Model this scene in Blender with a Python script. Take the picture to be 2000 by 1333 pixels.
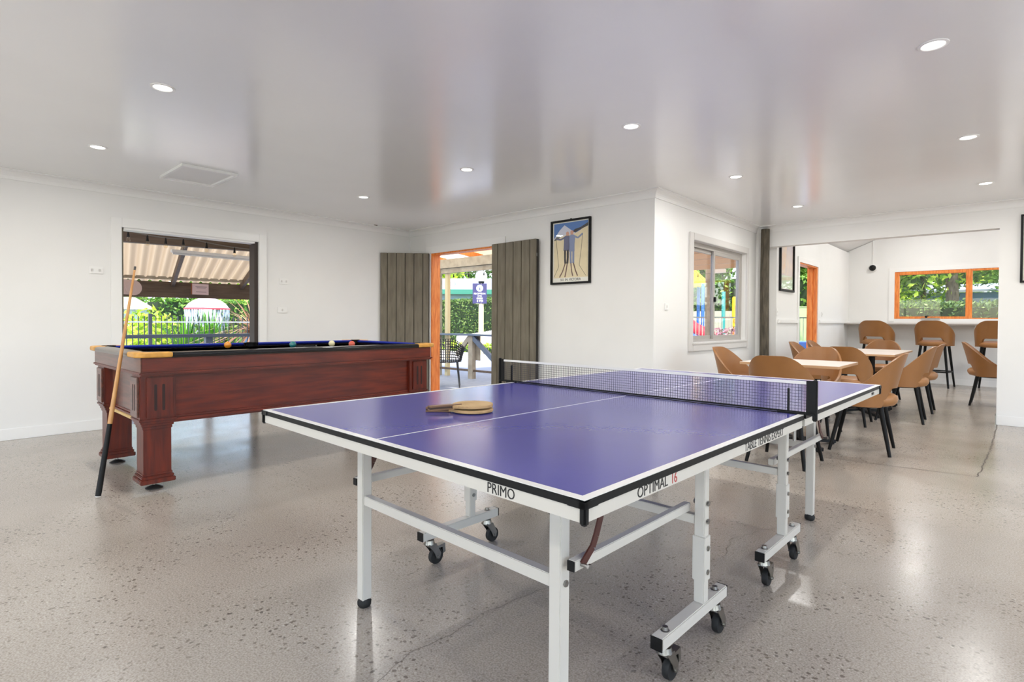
import bpy, bmesh, math, random
from mathutils import Vector, Matrix
random.seed(7)
PI = math.pi
for o in list(bpy.data.objects): bpy.data.objects.remove(o)
SC = bpy.context.scene
COL = SC.collection

# ---------------------------------------------------------------- camera
def setup_camera():
    F, CX, CY, YAW, ROLL, PITCH, H = 1070.7, 1012.9, 645.04, .734, -.0058, -.0158, 1.105
    s, c = math.sin(YAW), math.cos(YAW)
    r0 = Vector((c, s, 0)); f0 = Vector((-s, c, 0)); u0 = Vector((0, 0, 1))
    fw = math.cos(PITCH)*f0 + math.sin(PITCH)*u0
    up = -math.sin(PITCH)*f0 + math.cos(PITCH)*u0
    xa = math.cos(ROLL)*r0 - math.sin(ROLL)*up
    ya = math.sin(ROLL)*r0 + math.cos(ROLL)*up
    cd = bpy.data.cameras.new('camera'); cam = bpy.data.objects.new('camera', cd); COL.objects.link(cam)
    m = Matrix.Identity(4)
    for i in range(3):
        m[i][0] = xa[i]; m[i][1] = ya[i]; m[i][2] = -fw[i]
    m[2][3] = H
    cam.matrix_world = m
    cd.sensor_width = 36; cd.lens = F*36/2000
    cd.shift_x = -(CX-1000)/2000; cd.shift_y = -(666.5-CY)/2000
    cd.clip_start = .02; cd.clip_end = 300
    SC.camera = cam
setup_camera()

# ---------------------------------------------------------------- world, sun, exposure
LAMP_W = 10.0          # watts of each recessed downlight
w = bpy.data.worlds.new('world'); SC.world = w; w.use_nodes = True
nt = w.node_tree
bg = nt.nodes['Background']
sky = nt.nodes.new('ShaderNodeTexSky'); sky.sky_type = 'NISHITA'; sky.sun_disc = False
sky.sun_elevation = math.radians(58); sky.sun_rotation = math.radians(140)
sky.air_density = 1.0; sky.dust_density = 1.5; sky.ozone_density = 1.0
hz = nt.nodes.new('ShaderNodeMix'); hz.data_type = 'RGBA'; hz.inputs[0].default_value = .5      # thin bright haze over the blue
hz.inputs[7].default_value = (.62, .60, .56, 1)
nt.links.new(sky.outputs[0], hz.inputs[6]); nt.links.new(hz.outputs[2], bg.inputs[0]); bg.inputs[1].default_value = 1.05
sd = bpy.data.lights.new('sun', 'SUN'); sd.energy = 5.5; sd.angle = math.radians(.6); sd.color = (1, .95, .87)
sun = bpy.data.objects.new('sun', sd); COL.objects.link(sun)
sun.rotation_euler = Vector((-.42, .32, -.85)).to_track_quat('-Z', 'Y').to_euler()
SC.view_settings.view_transform = 'Standard'; SC.view_settings.look = 'None'
SC.view_settings.gamma = 1; SC.view_settings.use_curve_mapping = False
SC.view_settings.exposure = 0.42

# ---------------------------------------------------------------- helpers: colour and materials
def lin(c):
    return tuple(((v/255)/12.92 if v/255 <= .04045 else ((v/255+.055)/1.055)**2.4) for v in c)
MATS = {}
def mat(name, rgb, rough=.5, metal=0, spec=.5, var=0, scale=8, bump=0, bscale=40, coat=0, stretch=None, rgb2=None, trans=0, alpha=1, emit=None, est=0, island=0, detail=4, lo=.35, hi=.65):
    if name in MATS: return MATS[name]
    m = bpy.data.materials.new(name); m.use_nodes = True; n = m.node_tree; N = n.nodes; b = N['Principled BSDF']
    c1 = lin(rgb)
    b.inputs['Roughness'].default_value = rough; b.inputs['Metallic'].default_value = metal
    b.inputs['Specular IOR Level'].default_value = spec; b.inputs['Coat Weight'].default_value = coat
    b.inputs['Coat Roughness'].default_value = .15
    b.inputs['Base Color'].default_value = (*c1, 1)
    if var or rgb2 or bump:
        tc = N.new('ShaderNodeTexCoord'); mp = N.new('ShaderNodeMapping'); n.links.new(tc.outputs['Object'], mp.inputs[0])
        if stretch: mp.inputs['Scale'].default_value = stretch
        nz = N.new('ShaderNodeTexNoise'); nz.inputs['Scale'].default_value = scale; nz.inputs['Detail'].default_value = detail
        n.links.new(mp.outputs[0], nz.inputs['Vector'])
        if var or rgb2:
            r = N.new('ShaderNodeValToRGB'); r.color_ramp.elements[0].position = lo; r.color_ramp.elements[1].position = hi
            c2 = lin(rgb2) if rgb2 else tuple(min(1, v*(1+var)) for v in c1)
            ca = c1 if rgb2 else tuple(v*(1-var) for v in c1)
            r.color_ramp.elements[0].color = (*ca, 1); r.color_ramp.elements[1].color = (*c2, 1)
            n.links.new(nz.outputs[0], r.inputs[0]); n.links.new(r.outputs[0], b.inputs['Base Color'])
        if bump:
            bz = N.new('ShaderNodeTexNoise'); bz.inputs['Scale'].default_value = bscale; n.links.new(mp.outputs[0], bz.inputs['Vector'])
            bp = N.new('ShaderNodeBump'); bp.inputs['Strength'].default_value = bump; bp.inputs['Distance'].default_value = .01
            n.links.new(bz.outputs[0], bp.inputs['Height']); n.links.new(bp.outputs[0], b.inputs['Normal'])
    if emit:
        b.inputs['Emission Color'].default_value = (*lin(emit), 1); b.inputs['Emission Strength'].default_value = est
    MATS[name] = m
    return m
def leafmat(name, a, bcol, cc):
    if name in MATS: return MATS[name]
    m = bpy.data.materials.new(name); m.use_nodes = True; n = m.node_tree; N = n.nodes; b = N['Principled BSDF']
    g = N.new('ShaderNodeNewGeometry'); r = N.new('ShaderNodeValToRGB')
    r.color_ramp.elements[0].color = (*lin(a), 1); r.color_ramp.elements[1].color = (*lin(cc), 1)
    e = r.color_ramp.elements.new(.55); e.color = (*lin(bcol), 1)
    n.links.new(g.outputs['Random Per Island'], r.inputs[0]); n.links.new(r.outputs[0], b.inputs['Base Color'])
    b.inputs['Roughness'].default_value = .55
    t = N.new('ShaderNodeBsdfTranslucent'); n.links.new(r.outputs[0], t.inputs[0])
    mx = N.new('ShaderNodeMixShader'); mx.inputs[0].default_value = .3
    n.links.new(b.outputs[0], mx.inputs[1]); n.links.new(t.outputs[0], mx.inputs[2])
    n.links.new(mx.outputs[0], N['Material Output'].inputs[0])
    MATS[name] = m
    return m
def glassmat(name, tint=(255, 255, 255), refl=1.0):
    if name in MATS: return MATS[name]
    m = bpy.data.materials.new(name); m.use_nodes = True; n = m.node_tree; N = n.nodes
    t = N.new('ShaderNodeBsdfTransparent'); t.inputs[0].default_value = (*lin(tint), 1)
    g = N.new('ShaderNodeBsdfGlossy'); g.inputs['Roughness'].default_value = .02
    ge = N.new('ShaderNodeNewGeometry'); dt = N.new('ShaderNodeVectorMath'); dt.operation = 'DOT_PRODUCT'
    n.links.new(ge.outputs['Normal'], dt.inputs[0]); n.links.new(ge.outputs['Incoming'], dt.inputs[1])
    def mth(op, a, v):
        q = N.new('ShaderNodeMath'); q.operation = op
        for i, z in enumerate((a, v)):
            if z is None: continue
            if isinstance(z, (int, float)): q.inputs[i].default_value = z
            else: n.links.new(z, q.inputs[i])
        return q.outputs[0]
    c_ = mth('ABSOLUTE', dt.outputs['Value'], None); p5 = mth('POWER', mth('SUBTRACT', 1.0, c_), 5.0)
    fr = mth('MULTIPLY', mth('ADD', mth('MULTIPLY', p5, .96), .04), refl)
    k = N.new('ShaderNodeMath'); k.operation = 'MULTIPLY'; k.inputs[1].default_value = 1.0; n.links.new(fr, k.inputs[0])
    mx = N.new('ShaderNodeMixShader'); n.links.new(k.outputs[0], mx.inputs[0])
    n.links.new(t.outputs[0], mx.inputs[1]); n.links.new(g.outputs[0], mx.inputs[2])
    n.links.new(mx.outputs[0], N['Material Output'].inputs[0])
    MATS[name] = m
    return m
def concrete():
    m = bpy.data.materials.new('polished_concrete'); m.use_nodes = True; n = m.node_tree; N = n.nodes; b = N['Principled BSDF']
    tc = N.new('ShaderNodeTexCoord')
    def noise(sc, det=4, dist=0):
        z = N.new('ShaderNodeTexNoise'); z.inputs['Scale'].default_value = sc; z.inputs['Detail'].default_value = det
        z.inputs['Distortion'].default_value = dist; n.links.new(tc.outputs['Object'], z.inputs['Vector']); return z
    def ramp(src, stops):
        r = N.new('ShaderNodeValToRGB'); el = r.color_ramp.elements
        el[0].position, el[0].color = stops[0][0], (*stops[0][1], 1); el[1].position, el[1].color = stops[-1][0], (*stops[-1][1], 1)
        for p, c in stops[1:-1]:
            e = el.new(p); e.color = (*c, 1)
        n.links.new(src, r.inputs[0]); return r
    def mixc(f, a, bb, mode='MIX'):
        x = N.new('ShaderNodeMix'); x.data_type = 'RGBA'; x.blend_type = mode
        if isinstance(f, float): x.inputs[0].default_value = f
        else: n.links.new(f, x.inputs[0])
        for s, v in ((6, a), (7, bb)):
            if isinstance(v, tuple): x.inputs[s].default_value = (*v, 1)
            else: n.links.new(v, x.inputs[s])
        return x.outputs[2]
    base = ramp(noise(.9, 6, .3).outputs[0], [(.35, lin((162, 153, 142))), (.5, lin((172, 163, 152))), (.68, lin((182, 174, 163)))])
    fine = ramp(noise(160, 3).outputs[0], [(.35, (.62, .6, .58)), (.62, (1.08, 1.08, 1.08))])
    col = mixc(.8, base.outputs[0], fine.outputs[0], 'MULTIPLY')
    where = ramp(noise(1.6, 2, .5).outputs[0], [(.38, (0, 0, 0)), (.62, (1, 1, 1))])
    for sc, thr, dark, amt in ((38, .20, lin((88, 76, 66)), .8), (70, .20, lin((104, 92, 82)), .7), (26, .13, lin((70, 62, 58)), .75), (55, .15, lin((214, 206, 196)), .5)):
        v = N.new('ShaderNodeTexVoronoi'); v.inputs['Scale'].default_value = sc; v.inputs['Randomness'].default_value = 1
        dn = noise(sc*1.5, 2)
        ad = N.new('ShaderNodeVectorMath'); ad.operation = 'MULTIPLY_ADD'; ad.inputs[1].default_value = (.6/sc, .6/sc, 0)
        n.links.new(dn.outputs[1], ad.inputs[0]); n.links.new(tc.outputs['Object'], ad.inputs[2]); n.links.new(ad.outputs[0], v.inputs['Vector'])
        r = ramp(v.outputs[0], [(thr, (1, 1, 1)), (thr+.07, (0, 0, 0))])
        # only some cells carry a stone
        sep = N.new('ShaderNodeSeparateColor'); n.links.new(v.outputs['Color'], sep.inputs[0])
        pk = N.new('ShaderNodeMath'); pk.operation = 'GREATER_THAN'; pk.inputs[1].default_value = .45; n.links.new(sep.outputs[0], pk.inputs[0])
        ml = N.new('ShaderNodeMath'); ml.operation = 'MULTIPLY'; n.links.new(r.outputs[0], ml.inputs[0]); n.links.new(pk.outputs[0], ml.inputs[1])
        m2 = N.new('ShaderNodeMath'); m2.operation = 'MULTIPLY'; n.links.new(ml.outputs[0], m2.inputs[0]); n.links.new(where.outputs[0], m2.inputs[1])
        m3 = N.new('ShaderNodeMath'); m3.operation = 'MULTIPLY'; m3.inputs[1].default_value = amt; n.links.new(m2.outputs[0], m3.inputs[0])
        col = mixc(m3.outputs[0], col, dark)
    n.links.new(col, b.inputs['Base Color'])
    rr = ramp(noise(3, 5).outputs[0], [(.3, (.19,)*3), (.7, (.27,)*3)])
    n.links.new(rr.outputs[0], b.inputs['Roughness'])
    b.inputs['Specular IOR Level'].default_value = .6
    bp = N.new('ShaderNodeBump'); bp.inputs['Strength'].default_value = .06; bp.inputs['Distance'].default_value = .004
    n.links.new(noise(30, 4).outputs[0], bp.inputs['Height']); n.links.new(bp.outputs[0], b.inputs['Normal'])
    return m
def woodmat(name, a, bcol, rough=.45, scale=3, stretch=(1, 14, 14), coat=0, bump=.1):
    return mat(name, a, rough, rgb2=bcol, scale=scale, stretch=stretch, coat=coat, bump=bump, bscale=scale*3, detail=6)

WALL = mat('white_wall_paint', (232, 231, 229), .55, var=.012, scale=2)
CEIL = mat('white_ceiling_paint', (236, 236, 235), .2, spec=1.0, var=.01, scale=2, bump=.008, bscale=3)
TRIM = mat('white_trim_paint', (236, 235, 233), .35)
DULLTRIM = mat('grey_white_trim', (214, 211, 208), .4)
FLOOR = concrete()
MAHOG = woodmat('mahogany', (84, 23, 9), (116, 38, 15), .34, 3, (12, 1.2, 12), coat=.08, bump=.05)
MAHOGV = woodmat('mahogany_upright', (74, 20, 9), (108, 35, 15), .34, 3, (12, 12, 1.2), coat=.08, bump=.05)
MAHOGX = woodmat('mahogany_end_sheen', (74, 38, 27), (112, 62, 44), .32, 3, (1.2, 12, 12), coat=.25, bump=.05)  # near-end copy, greyer and lighter: reflected light mixed into the colour
BRASS = mat('ochre_corner_cap', (206, 150, 66), .4, var=.12, scale=20)
PALEW = woodmat('pale_timber_edge', (196, 160, 96), (222, 190, 128), .5, 4, (2, 20, 20))
RAIL = mat('black_rail', (30, 29, 30), .1)
FELT = mat('blue_felt', (30, 46, 146), .9, var=.08, scale=60, spec=.15)
BLACK = mat('black_plastic', (14, 14, 15), .5, spec=.28)
RUBBER = mat('black_rubber', (22, 22, 23), .7)
STEEL = mat('steel', (150, 148, 144), .28, metal=1)
TTBLUE = mat('table_tennis_blue', (78, 77, 162), .2, spec=.6, var=.02, scale=5, bump=.012, bscale=60)
TTWHITE = mat('white_powder_coat', (204, 200, 192), .38)
TTLINE = mat('white_court_line', (232, 230, 226), .35)
BROWNST = mat('brown_painted_steel', (74, 34, 26), .45)
REDPRT = mat('red_print', (170, 44, 40), .5)
BLKPRT = mat('black_print', (24, 23, 24), .5)
NETM = mat('net_thread', (58, 58, 66), .7)
TAN = mat('tan_leather', (146, 99, 54), .4, var=.05, scale=6, bump=.05, bscale=120)
TANS = mat('tan_leather_seat', (166, 116, 70), .45, var=.05, scale=6, bump=.05, bscale=120)
BLKWOOD = mat('black_leg', (13, 12, 12), .5, spec=.22)
CREAMLAM = mat('pale_laminate', (226, 214, 204), .35, var=.02, scale=6)
EDGELAM = mat('tan_laminate_edge', (196, 156, 116), .45)
GREYTIM = woodmat('grey_stained_timber', (104, 97, 83), (122, 115, 100), .7, 2.5, (8, 8, 1.2), bump=.1)
GREYDK = mat('dark_joint', (42, 38, 34), .8)
ORANGE = woodmat('orange_timber', (214, 112, 42), (240, 148, 70), .45, 4, (12, 12, 1.5))
POSTW = woodmat('dark_rough_post', (62, 56, 46), (98, 90, 76), .8, 5, (8, 8, 1), bump=.6)
ALU = mat('grey_aluminium', (176, 171, 166), .4, metal=.15)
GLASS = glassmat('window_glass')
PICGLASS = glassmat('picture_glass', refl=.5)
BROWNBEAM = woodmat('brown_painted_beam', (84, 68, 54), (104, 86, 70), .6, 3, (10, 1, 10))
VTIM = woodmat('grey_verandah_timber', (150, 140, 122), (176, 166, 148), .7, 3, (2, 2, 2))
BLUETIM = mat('blue_grey_paint', (96, 108, 128), .45)
CREAM = mat('cream_paint', (214, 202, 160), .6)
CORRUG = mat('weathered_roof_sheet', (184, 164, 136), .5)
FENCE = mat('dark_fence_steel', (44, 50, 58), .5)
CONC_OUT = mat('pale_driveway_concrete', (206, 200, 194), .8, var=.05, scale=3)
DECK = mat('blue_grey_paving', (142, 148, 162), .7, var=.08, scale=10)
GRASS = mat('grass', (110, 142, 60), .9, rgb2=(140, 160, 80), scale=3)
LENS = mat('lamp_lens', (255, 253, 248), .4, emit=(255, 253, 248), est=3.0)
CLEARB = glassmat('bulb_glass', (255, 250, 240))
G_DARK = leafmat('leaf_dark', (34, 62, 22), (66, 100, 40), (116, 146, 64))
G_LITE = leafmat('leaf_light', (98, 140, 28), (160, 190, 44), (214, 222, 84))
G_MID = leafmat('leaf_mid', (48, 92, 26), (96, 140, 46), (150, 184, 76))
G_HEDGE = leafmat('leaf_hedge', (40, 72, 30), (84, 116, 50), (140, 160, 88))
G_CYC = leafmat('leaf_strap', (34, 84, 14), (62, 128, 22), (112, 172, 40))
G_DEAD = leafmat('leaf_dry', (110, 76, 54), (164, 124, 94), (206, 170, 136))
BARK = woodmat('bark', (74, 64, 52), (112, 100, 84), .9, 6, (6, 6, 1), bump=.5)

def translucent(m, amt):
    n = m.node_tree; N = n.nodes; b = N['Principled BSDF']; t = N.new('ShaderNodeBsdfTranslucent')
    if b.inputs['Base Color'].links: n.links.new(b.inputs['Base Color'].links[0].from_socket, t.inputs[0])
    else: t.inputs[0].default_value = b.inputs['Base Color'].default_value
    mx = N.new('ShaderNodeMixShader'); mx.inputs[0].default_value = amt
    n.links.new(b.outputs[0], mx.inputs[1]); n.links.new(t.outputs[0], mx.inputs[2]); n.links.new(mx.outputs[0], N['Material Output'].inputs[0])
    return m
translucent(CORRUG, .4)
# ---------------------------------------------------------------- helpers: geometry
def link(o):
    COL.objects.link(o); return o
def obj(name, bm, m, parent=None, smooth=False, loc=None, rot=None):
    me = bpy.data.meshes.new(name)
    bmesh.ops.recalc_face_normals(bm, faces=bm.faces); bm.to_mesh(me); bm.free()
    if m is not None:
        for k in (m if isinstance(m, (list, tuple)) else [m]): me.materials.append(k)
    if smooth:
        for p in me.polygons: p.use_smooth = True
        me.set_sharp_from_angle(angle=math.radians(40))
    o = bpy.data.objects.new(name, me); link(o)
    if parent is not None: o.parent = parent
    if loc: o.location = loc
    if rot: o.rotation_euler = rot
    return o
def tag(o, label=None, cat=None, group=None, kind=None):
    if label: o['label'] = label
    if cat: o['category'] = cat
    if group: o['group'] = group
    if kind: o['kind'] = kind
    return o
def thing(name, label, cat, loc=(0, 0, 0), rz=0, group=None):
    o = bpy.data.objects.new(name, None); link(o); o.location = loc; o.rotation_euler = (0, 0, rz); o.empty_display_size = .1
    return tag(o, label, cat, group)
def struct(name, bm, m, parent=None, label=None, smooth=False):
    o = obj(name, bm, m, parent, smooth)
    if parent is None: o['kind'] = 'structure'
    if label: o['label'] = label
    return o
def sempty(name, loc=(0, 0, 0), rz=0, label=None):
    o = bpy.data.objects.new(name, None); link(o); o.location = loc; o.rotation_euler = (0, 0, rz); o['kind'] = 'structure'
    if label: o['label'] = label
    return o
def copytree(o, parent=None):
    c = o.copy(); link(c); c.parent = parent
    for ch in list(o.children): copytree(ch, c)
    return c
def B(): return bmesh.new()
def box(bm, x0, x1, y0, y1, z0, z1, bev=0, mi=0):
    vs = [bm.verts.new((x, y, z)) for x in (x0, x1) for y in (y0, y1) for z in (z0, z1)]
    F = [(0, 1, 3, 2), (4, 6, 7, 5), (0, 4, 5, 1), (2, 3, 7, 6), (0, 2, 6, 4), (1, 5, 7, 3)]
    fs = [bm.faces.new([vs[i] for i in f]) for f in F]
    for f in fs: f.material_index = mi
    if bev:
        es = list({e for f in fs for e in f.edges})
        bmesh.ops.bevel(bm, geom=es, offset=bev, segments=2, affect='EDGES', clamp_overlap=True)
    return bm
def bx(*a, **k): return box(B(), *a, **k)
def frame_vec(d):
    d = Vector(d).normalized(); a = Vector((0, 0, 1)) if abs(d.z) < .9 else Vector((1, 0, 0))
    x = a.cross(d).normalized(); return x, d.cross(x).normalized(), d
def tube(bm, pts, r, n=10, caps=True):
    pts = [Vector(p) for p in pts]; rings = []
    rs = r if isinstance(r, (list, tuple)) else [r]*len(pts)
    px = None
    for i, p in enumerate(pts):
        d = (pts[min(i+1, len(pts)-1)]-pts[max(i-1, 0)]).normalized()
        if px is None: x, y, _ = frame_vec(d)
        else:
            x = (px-d*px.dot(d)).normalized(); y = d.cross(x)
        px = x
        rings.append([bm.verts.new(p+(x*math.cos(2*PI*k/n)+y*math.sin(2*PI*k/n))*rs[i]) for k in range(n)])
    for a, b2 in zip(rings, rings[1:]):
        for k in range(n): bm.faces.new((a[k], a[(k+1) % n], b2[(k+1) % n], b2[k]))
    if caps:
        bm.faces.new(rings[0][::-1]); bm.faces.new(rings[-1])
    return bm
def bar(bm, a, b2, w, h, upv=(0, 0, 1)):
    a, b2 = Vector(a), Vector(b2); d = (b2-a).normalized(); u = Vector(upv)
    if abs(d.dot(u)) > .98: u = Vector((1, 0, 0))
    x = d.cross(u).normalized(); y = x.cross(d).normalized()
    v = [bm.verts.new(p+x*sx*w/2+y*sy*h/2) for p in (a, b2) for sx, sy in ((-1, -1), (1, -1), (1, 1), (-1, 1))]
    for f in ((3, 2, 1, 0), (4, 5, 6, 7), (0, 1, 5, 4), (1, 2, 6, 5), (2, 3, 7, 6), (3, 0, 4, 7)): bm.faces.new([v[i] for i in f])
    return bm
def lathe(bm, prof, n=24, c=(0, 0, 0), axis='z'):
    rings = []
    def P(r, z, a):
        p = (r*math.cos(a), r*math.sin(a), z)
        if axis == 'y': p = (p[0], p[2], p[1])
        if axis == 'x': p = (p[2], p[0], p[1])
        return Vector(c)+Vector(p)
    for r, z in prof:
        rings.append([bm.verts.new(P(0, z, 0))] if r < 1e-6 else [bm.verts.new(P(r, z, 2*PI*k/n)) for k in range(n)])
    for a, b2 in zip(rings, rings[1:]):
        for k in range(n):
            q = [a[k % len(a)], a[(k+1) % n % len(a)], b2[(k+1) % n % len(b2)], b2[k % len(b2)]]
            u = []
            for v in q:
                if v not in u: u.append(v)
            if len(u) > 2: bm.faces.new(u)
    return bm
def prism(bm, poly, fn, mi=0):
    """poly: 2-D points; fn(p, t) -> 3-D point for t = 0 and 1"""
    a = [bm.verts.new(fn(p, 0)) for p in poly]; b2 = [bm.verts.new(fn(p, 1)) for p in poly]
    fs = [bm.faces.new(a), bm.faces.new(b2[::-1])]
    for i in range(len(poly)): fs.append(bm.faces.new((a[i], b2[i], b2[(i+1) % len(poly)], a[(i+1) % len(poly)])))
    for f in fs: f.material_index = mi
    return bm
def sphere(bm, c, r, u=16, v=10, sz=1):
    return lathe(bm, [(r*math.sin(PI*i/v), -r*sz*math.cos(PI*i/v)) for i in range(v+1)], u, c)
def text(name, s, m, parent, size, loc, rot, sx=1, depth=.0006, align='CENTER', bold=0):
    cu = bpy.data.curves.new(name+'_curve', 'FONT'); cu.body = s; cu.size = size; cu.extrude = depth; cu.align_x = align; cu.offset = bold*size
    cu.resolution_u = 3
    t = bpy.data.objects.new(name+'_tmp', cu); link(t)
    dg = bpy.context.evaluated_depsgraph_get(); me = bpy.data.meshes.new_from_object(t.evaluated_get(dg))
    bpy.data.objects.remove(t); bpy.data.curves.remove(cu)
    me.materials.clear(); me.materials.append(m)
    o = bpy.data.objects.new(name, me); link(o); o.parent = parent; o.location = loc; o.rotation_euler = rot; o.scale = (sx, 1, 1)
    return o
def wallbox(bm, axis, c0, c1, u0, u1, z0, z1, holes):
    """box wall: axis 'x' has thickness c0..c1 in x and runs along y; holes (ua, ub, za, zb)"""
    us = sorted({u0, u1, *[h[0] for h in holes], *[h[1] for h in holes]})
    zs = sorted({z0, z1, *[h[2] for h in holes], *[h[3] for h in holes]})
    def solid(i, j):
        if i < 0 or j < 0 or i >= len(us)-1 or j >= len(zs)-1: return False
        u, z = (us[i]+us[i+1])/2, (zs[j]+zs[j+1])/2
        return not any(h[0] < u < h[1] and h[2] < z < h[3] for h in holes)
    cache = {}
    def V(c, u, z):
        k = (c, u, z)
        if k not in cache: cache[k] = bm.verts.new((c, u, z) if axis == 'x' else (u, c, z))
        return cache[k]
    for i in range(len(us)-1):
        for j in range(len(zs)-1):
            if not solid(i, j): continue
            a, b2, z, zz = us[i], us[i+1], zs[j], zs[j+1]
            bm.faces.new((V(c0, a, z), V(c0, b2, z), V(c0, b2, zz), V(c0, a, zz)))
            bm.faces.new((V(c1, a, z), V(c1, b2, z), V(c1, b2, zz), V(c1, a, zz)))
            if not solid(i-1, j): bm.faces.new((V(c0, a, z), V(c1, a, z), V(c1, a, zz), V(c0, a, zz)))
            if not solid(i+1, j): bm.faces.new((V(c0, b2, z), V(c1, b2, z), V(c1, b2, zz), V(c0, b2, zz)))
            if not solid(i, j-1): bm.faces.new((V(c0, a, z), V(c1, a, z), V(c1, b2, z), V(c0, b2, z)))
            if not solid(i, j+1): bm.faces.new((V(c0, a, zz), V(c1, a, zz), V(c1, b2, zz), V(c0, b2, zz)))
    return bm

# ---------------------------------------------------------------- the room
XA, YB, XC, YD, ZC = -6.753, 5.042, -2.706, 7.987, 2.446      # left wall, door wall, window wall, opening wall, ceiling
XR, YR, XF, YE = 3.2, -3.2, -2.47, 12.65                       # right wall, rear wall, dining-room left wall and end wall
TH = .12
LPOLY = [(XA-TH, YR-TH), (XR+TH, YR-TH), (XR+TH, YD+.02), (XC-TH, YD+.02), (XC-TH, YB+TH), (XA-TH, YB+TH)]
FPOLY = [(XA-TH, YR-TH), (XR+TH, YR-TH), (XR+TH, YE+TH), (XF-.13, YE+TH), (XF-.13, YD+.14), (XC-TH, YD+.14), (XC-TH, YB+TH), (XA-TH, YB+TH)]
fl = struct('floor', prism(B(), FPOLY, lambda p, t: (p[0], p[1], -.12+.12*t)), FLOOR, label='polished concrete floor with exposed aggregate')
struct('wall_left', wallbox(B(), 'x', XA-TH, XA, YR-TH, YB+TH, 0, ZC+.1, [(1.442, 2.808, 0, 2.04)]), WALL)
struct('wall_back_left', wallbox(B(), 'y', YB, YB+TH, XA, XC, 0, ZC+.1, [(-6.25, -4.93, 0, 2.075)]), WALL)
struct('wall_back_inner', wallbox(B(), 'x', XC-TH, XC, YB+TH, YD, 0, ZC+.1, [(5.925, 7.6, .86, 2.04)]), WALL)
struct('wall_back_right', wallbox(B(), 'y', YD, YD+.14, -2.826, XR, 0, 3.9, [(-2.60, -.125, 0, 2.157)]), WALL)
struct('wall_right', wallbox(B(), 'x', XR, XR+TH, YR-TH, YE+TH, 0, 3.9, [(-2.6, 2.2, .0, 2.2), (3.2, 7.2, .3, 2.2), (9.0, 12.0, .3, 2.3)]), WALL)
struct('wall_rear', wallbox(B(), 'y', YR-TH, YR, XA, XR, 0, ZC+.1, [(-6.0, -2.2, .0, 2.2), (-1.4, 2.6, .0, 2.2)]), WALL)
struct('wall_dining_left', wallbox(B(), 'x', XF-.13, XF, YD+.14, YE, 0, 2.52, [(9.2, 10.28, 0, 2.05)]), WALL)
bm = B(); wallbox(bm, 'y', YE, YE+TH, XF-.13, XR, 0, 2.5, [(-1.70, .7, 1.195, 2.09)])
prism(bm, [(XF-.13, 2.5), (XR, 2.5), (XR, 2.62), (.35, 3.72), (XF-.13, 2.5)][:4], lambda p, t: (p[0], YE+TH*t, p[1]))
struct('wall_dining_back', bm, WALL)
struct('ceiling', prism(B(), LPOLY, lambda p, t: (p[0], p[1], ZC+.12*t)), CEIL)
bm = B()
prism(bm, [(XF-.15, 2.5), (.35, 3.72), (XR+.15, 2.5), (XR+.15, 2.6), (.35, 3.84), (XF-.15, 2.6)], lambda p, t: (p[0], YD+.1+(YE+.1-YD)*t, p[1]))
struct('ceiling_dining', bm, WALL, label='white vaulted ceiling of the dining room')
# cornices (coved) as trim, following each wall
def cove(name, a, b2, nrm, e0=0, e1=0, s=.085):
    a, b2, nrm = Vector(a), Vector(b2), Vector(nrm)
    prof = [(0, 0), (s, 0), (s, -.012)]+[(s-.012-(s-.024)*math.sin(PI/2*k/5), -.012-(s-.024)*(1-math.cos(PI/2*k/5))) for k in range(1, 5)]+[(.012, -s+.012), (.012, -s), (0, -s)]
    bm = B(); prism(bm, prof, lambda p, t: (a.lerp(b2, t)+(b2-a).normalized()*p[0]*(e1 if t else -e0)+nrm*p[0]+Vector((0, 0, p[1]))))
    return struct(name, bm, TRIM)
cove('trim_1', (XA, YR, ZC), (XA, YB, ZC), (1, 0, 0), 0, -1)
cove('trim_2', (XA, YB, ZC), (XC, YB, ZC), (0, -1, 0), -1, 1)
cove('trim_3', (XC, YB, ZC), (XC, YD, ZC), (1, 0, 0), 1, -1)
cove('trim_4', (XC, YD, ZC), (XR, YD, ZC), (0, -1, 0), -1, 0)
def skirt(name, x0, x1, y0, y1, h=.105): return struct(name, bx(x0, x1, y0, y1, 0, h, bev=.004), TRIM)
skirt('baseboard_left', XA, XA+.016, YR, 1.34); skirt('baseboard_left_far', XA, XA+.016, 2.91, YB)
skirt('baseboard_back', -4.775, XC+.016, YB-.016, YB); skirt('baseboard_inner', XC, XC+.016, YB, YD)
skirt('baseboard_right', -.125, XR, YD-.016, YD)
struct('trim_5', bx(-.135, -.125, YD-.016, YD+.14, 0, .105), STEEL, label='steel end cap on the skirting by the opening')
skirt('baseboard_dining', XF, XR, YE-.016, YE)
# slab joints and hairline cracks: lie on the floor as their own dark shapes
CRK = mat('crack_dark', (92, 84, 76), .9)
def crack(pts, wd, jit):
    bm = B(); P = [Vector((*p, 0)) for p in pts]; Q = []
    for a, b2 in zip(P, P[1:]):
        n = max(2, int((b2-a).length/.035))
        for k in range(n):
            q = a.lerp(b2, k/n); d = (b2-a).normalized(); Q.append(q+Vector((-d.y, d.x, 0))*random.uniform(-jit, jit))
    Q.append(P[-1]); L = []
    for i, q in enumerate(Q):
        d = (Q[min(i+1, len(Q)-1)]-Q[max(i-1, 0)]).normalized(); s = Vector((-d.y, d.x, 0))*wd*random.uniform(.4, 1)
        L.append((bm.verts.new(q+s+Vector((0, 0, .0006))), bm.verts.new(q-s+Vector((0, 0, .0006)))))
    for a, b2 in zip(L, L[1:]): bm.faces.new((a[0], a[1], b2[1], b2[0]))
    obj('crack', bm, CRK, fl)
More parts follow.
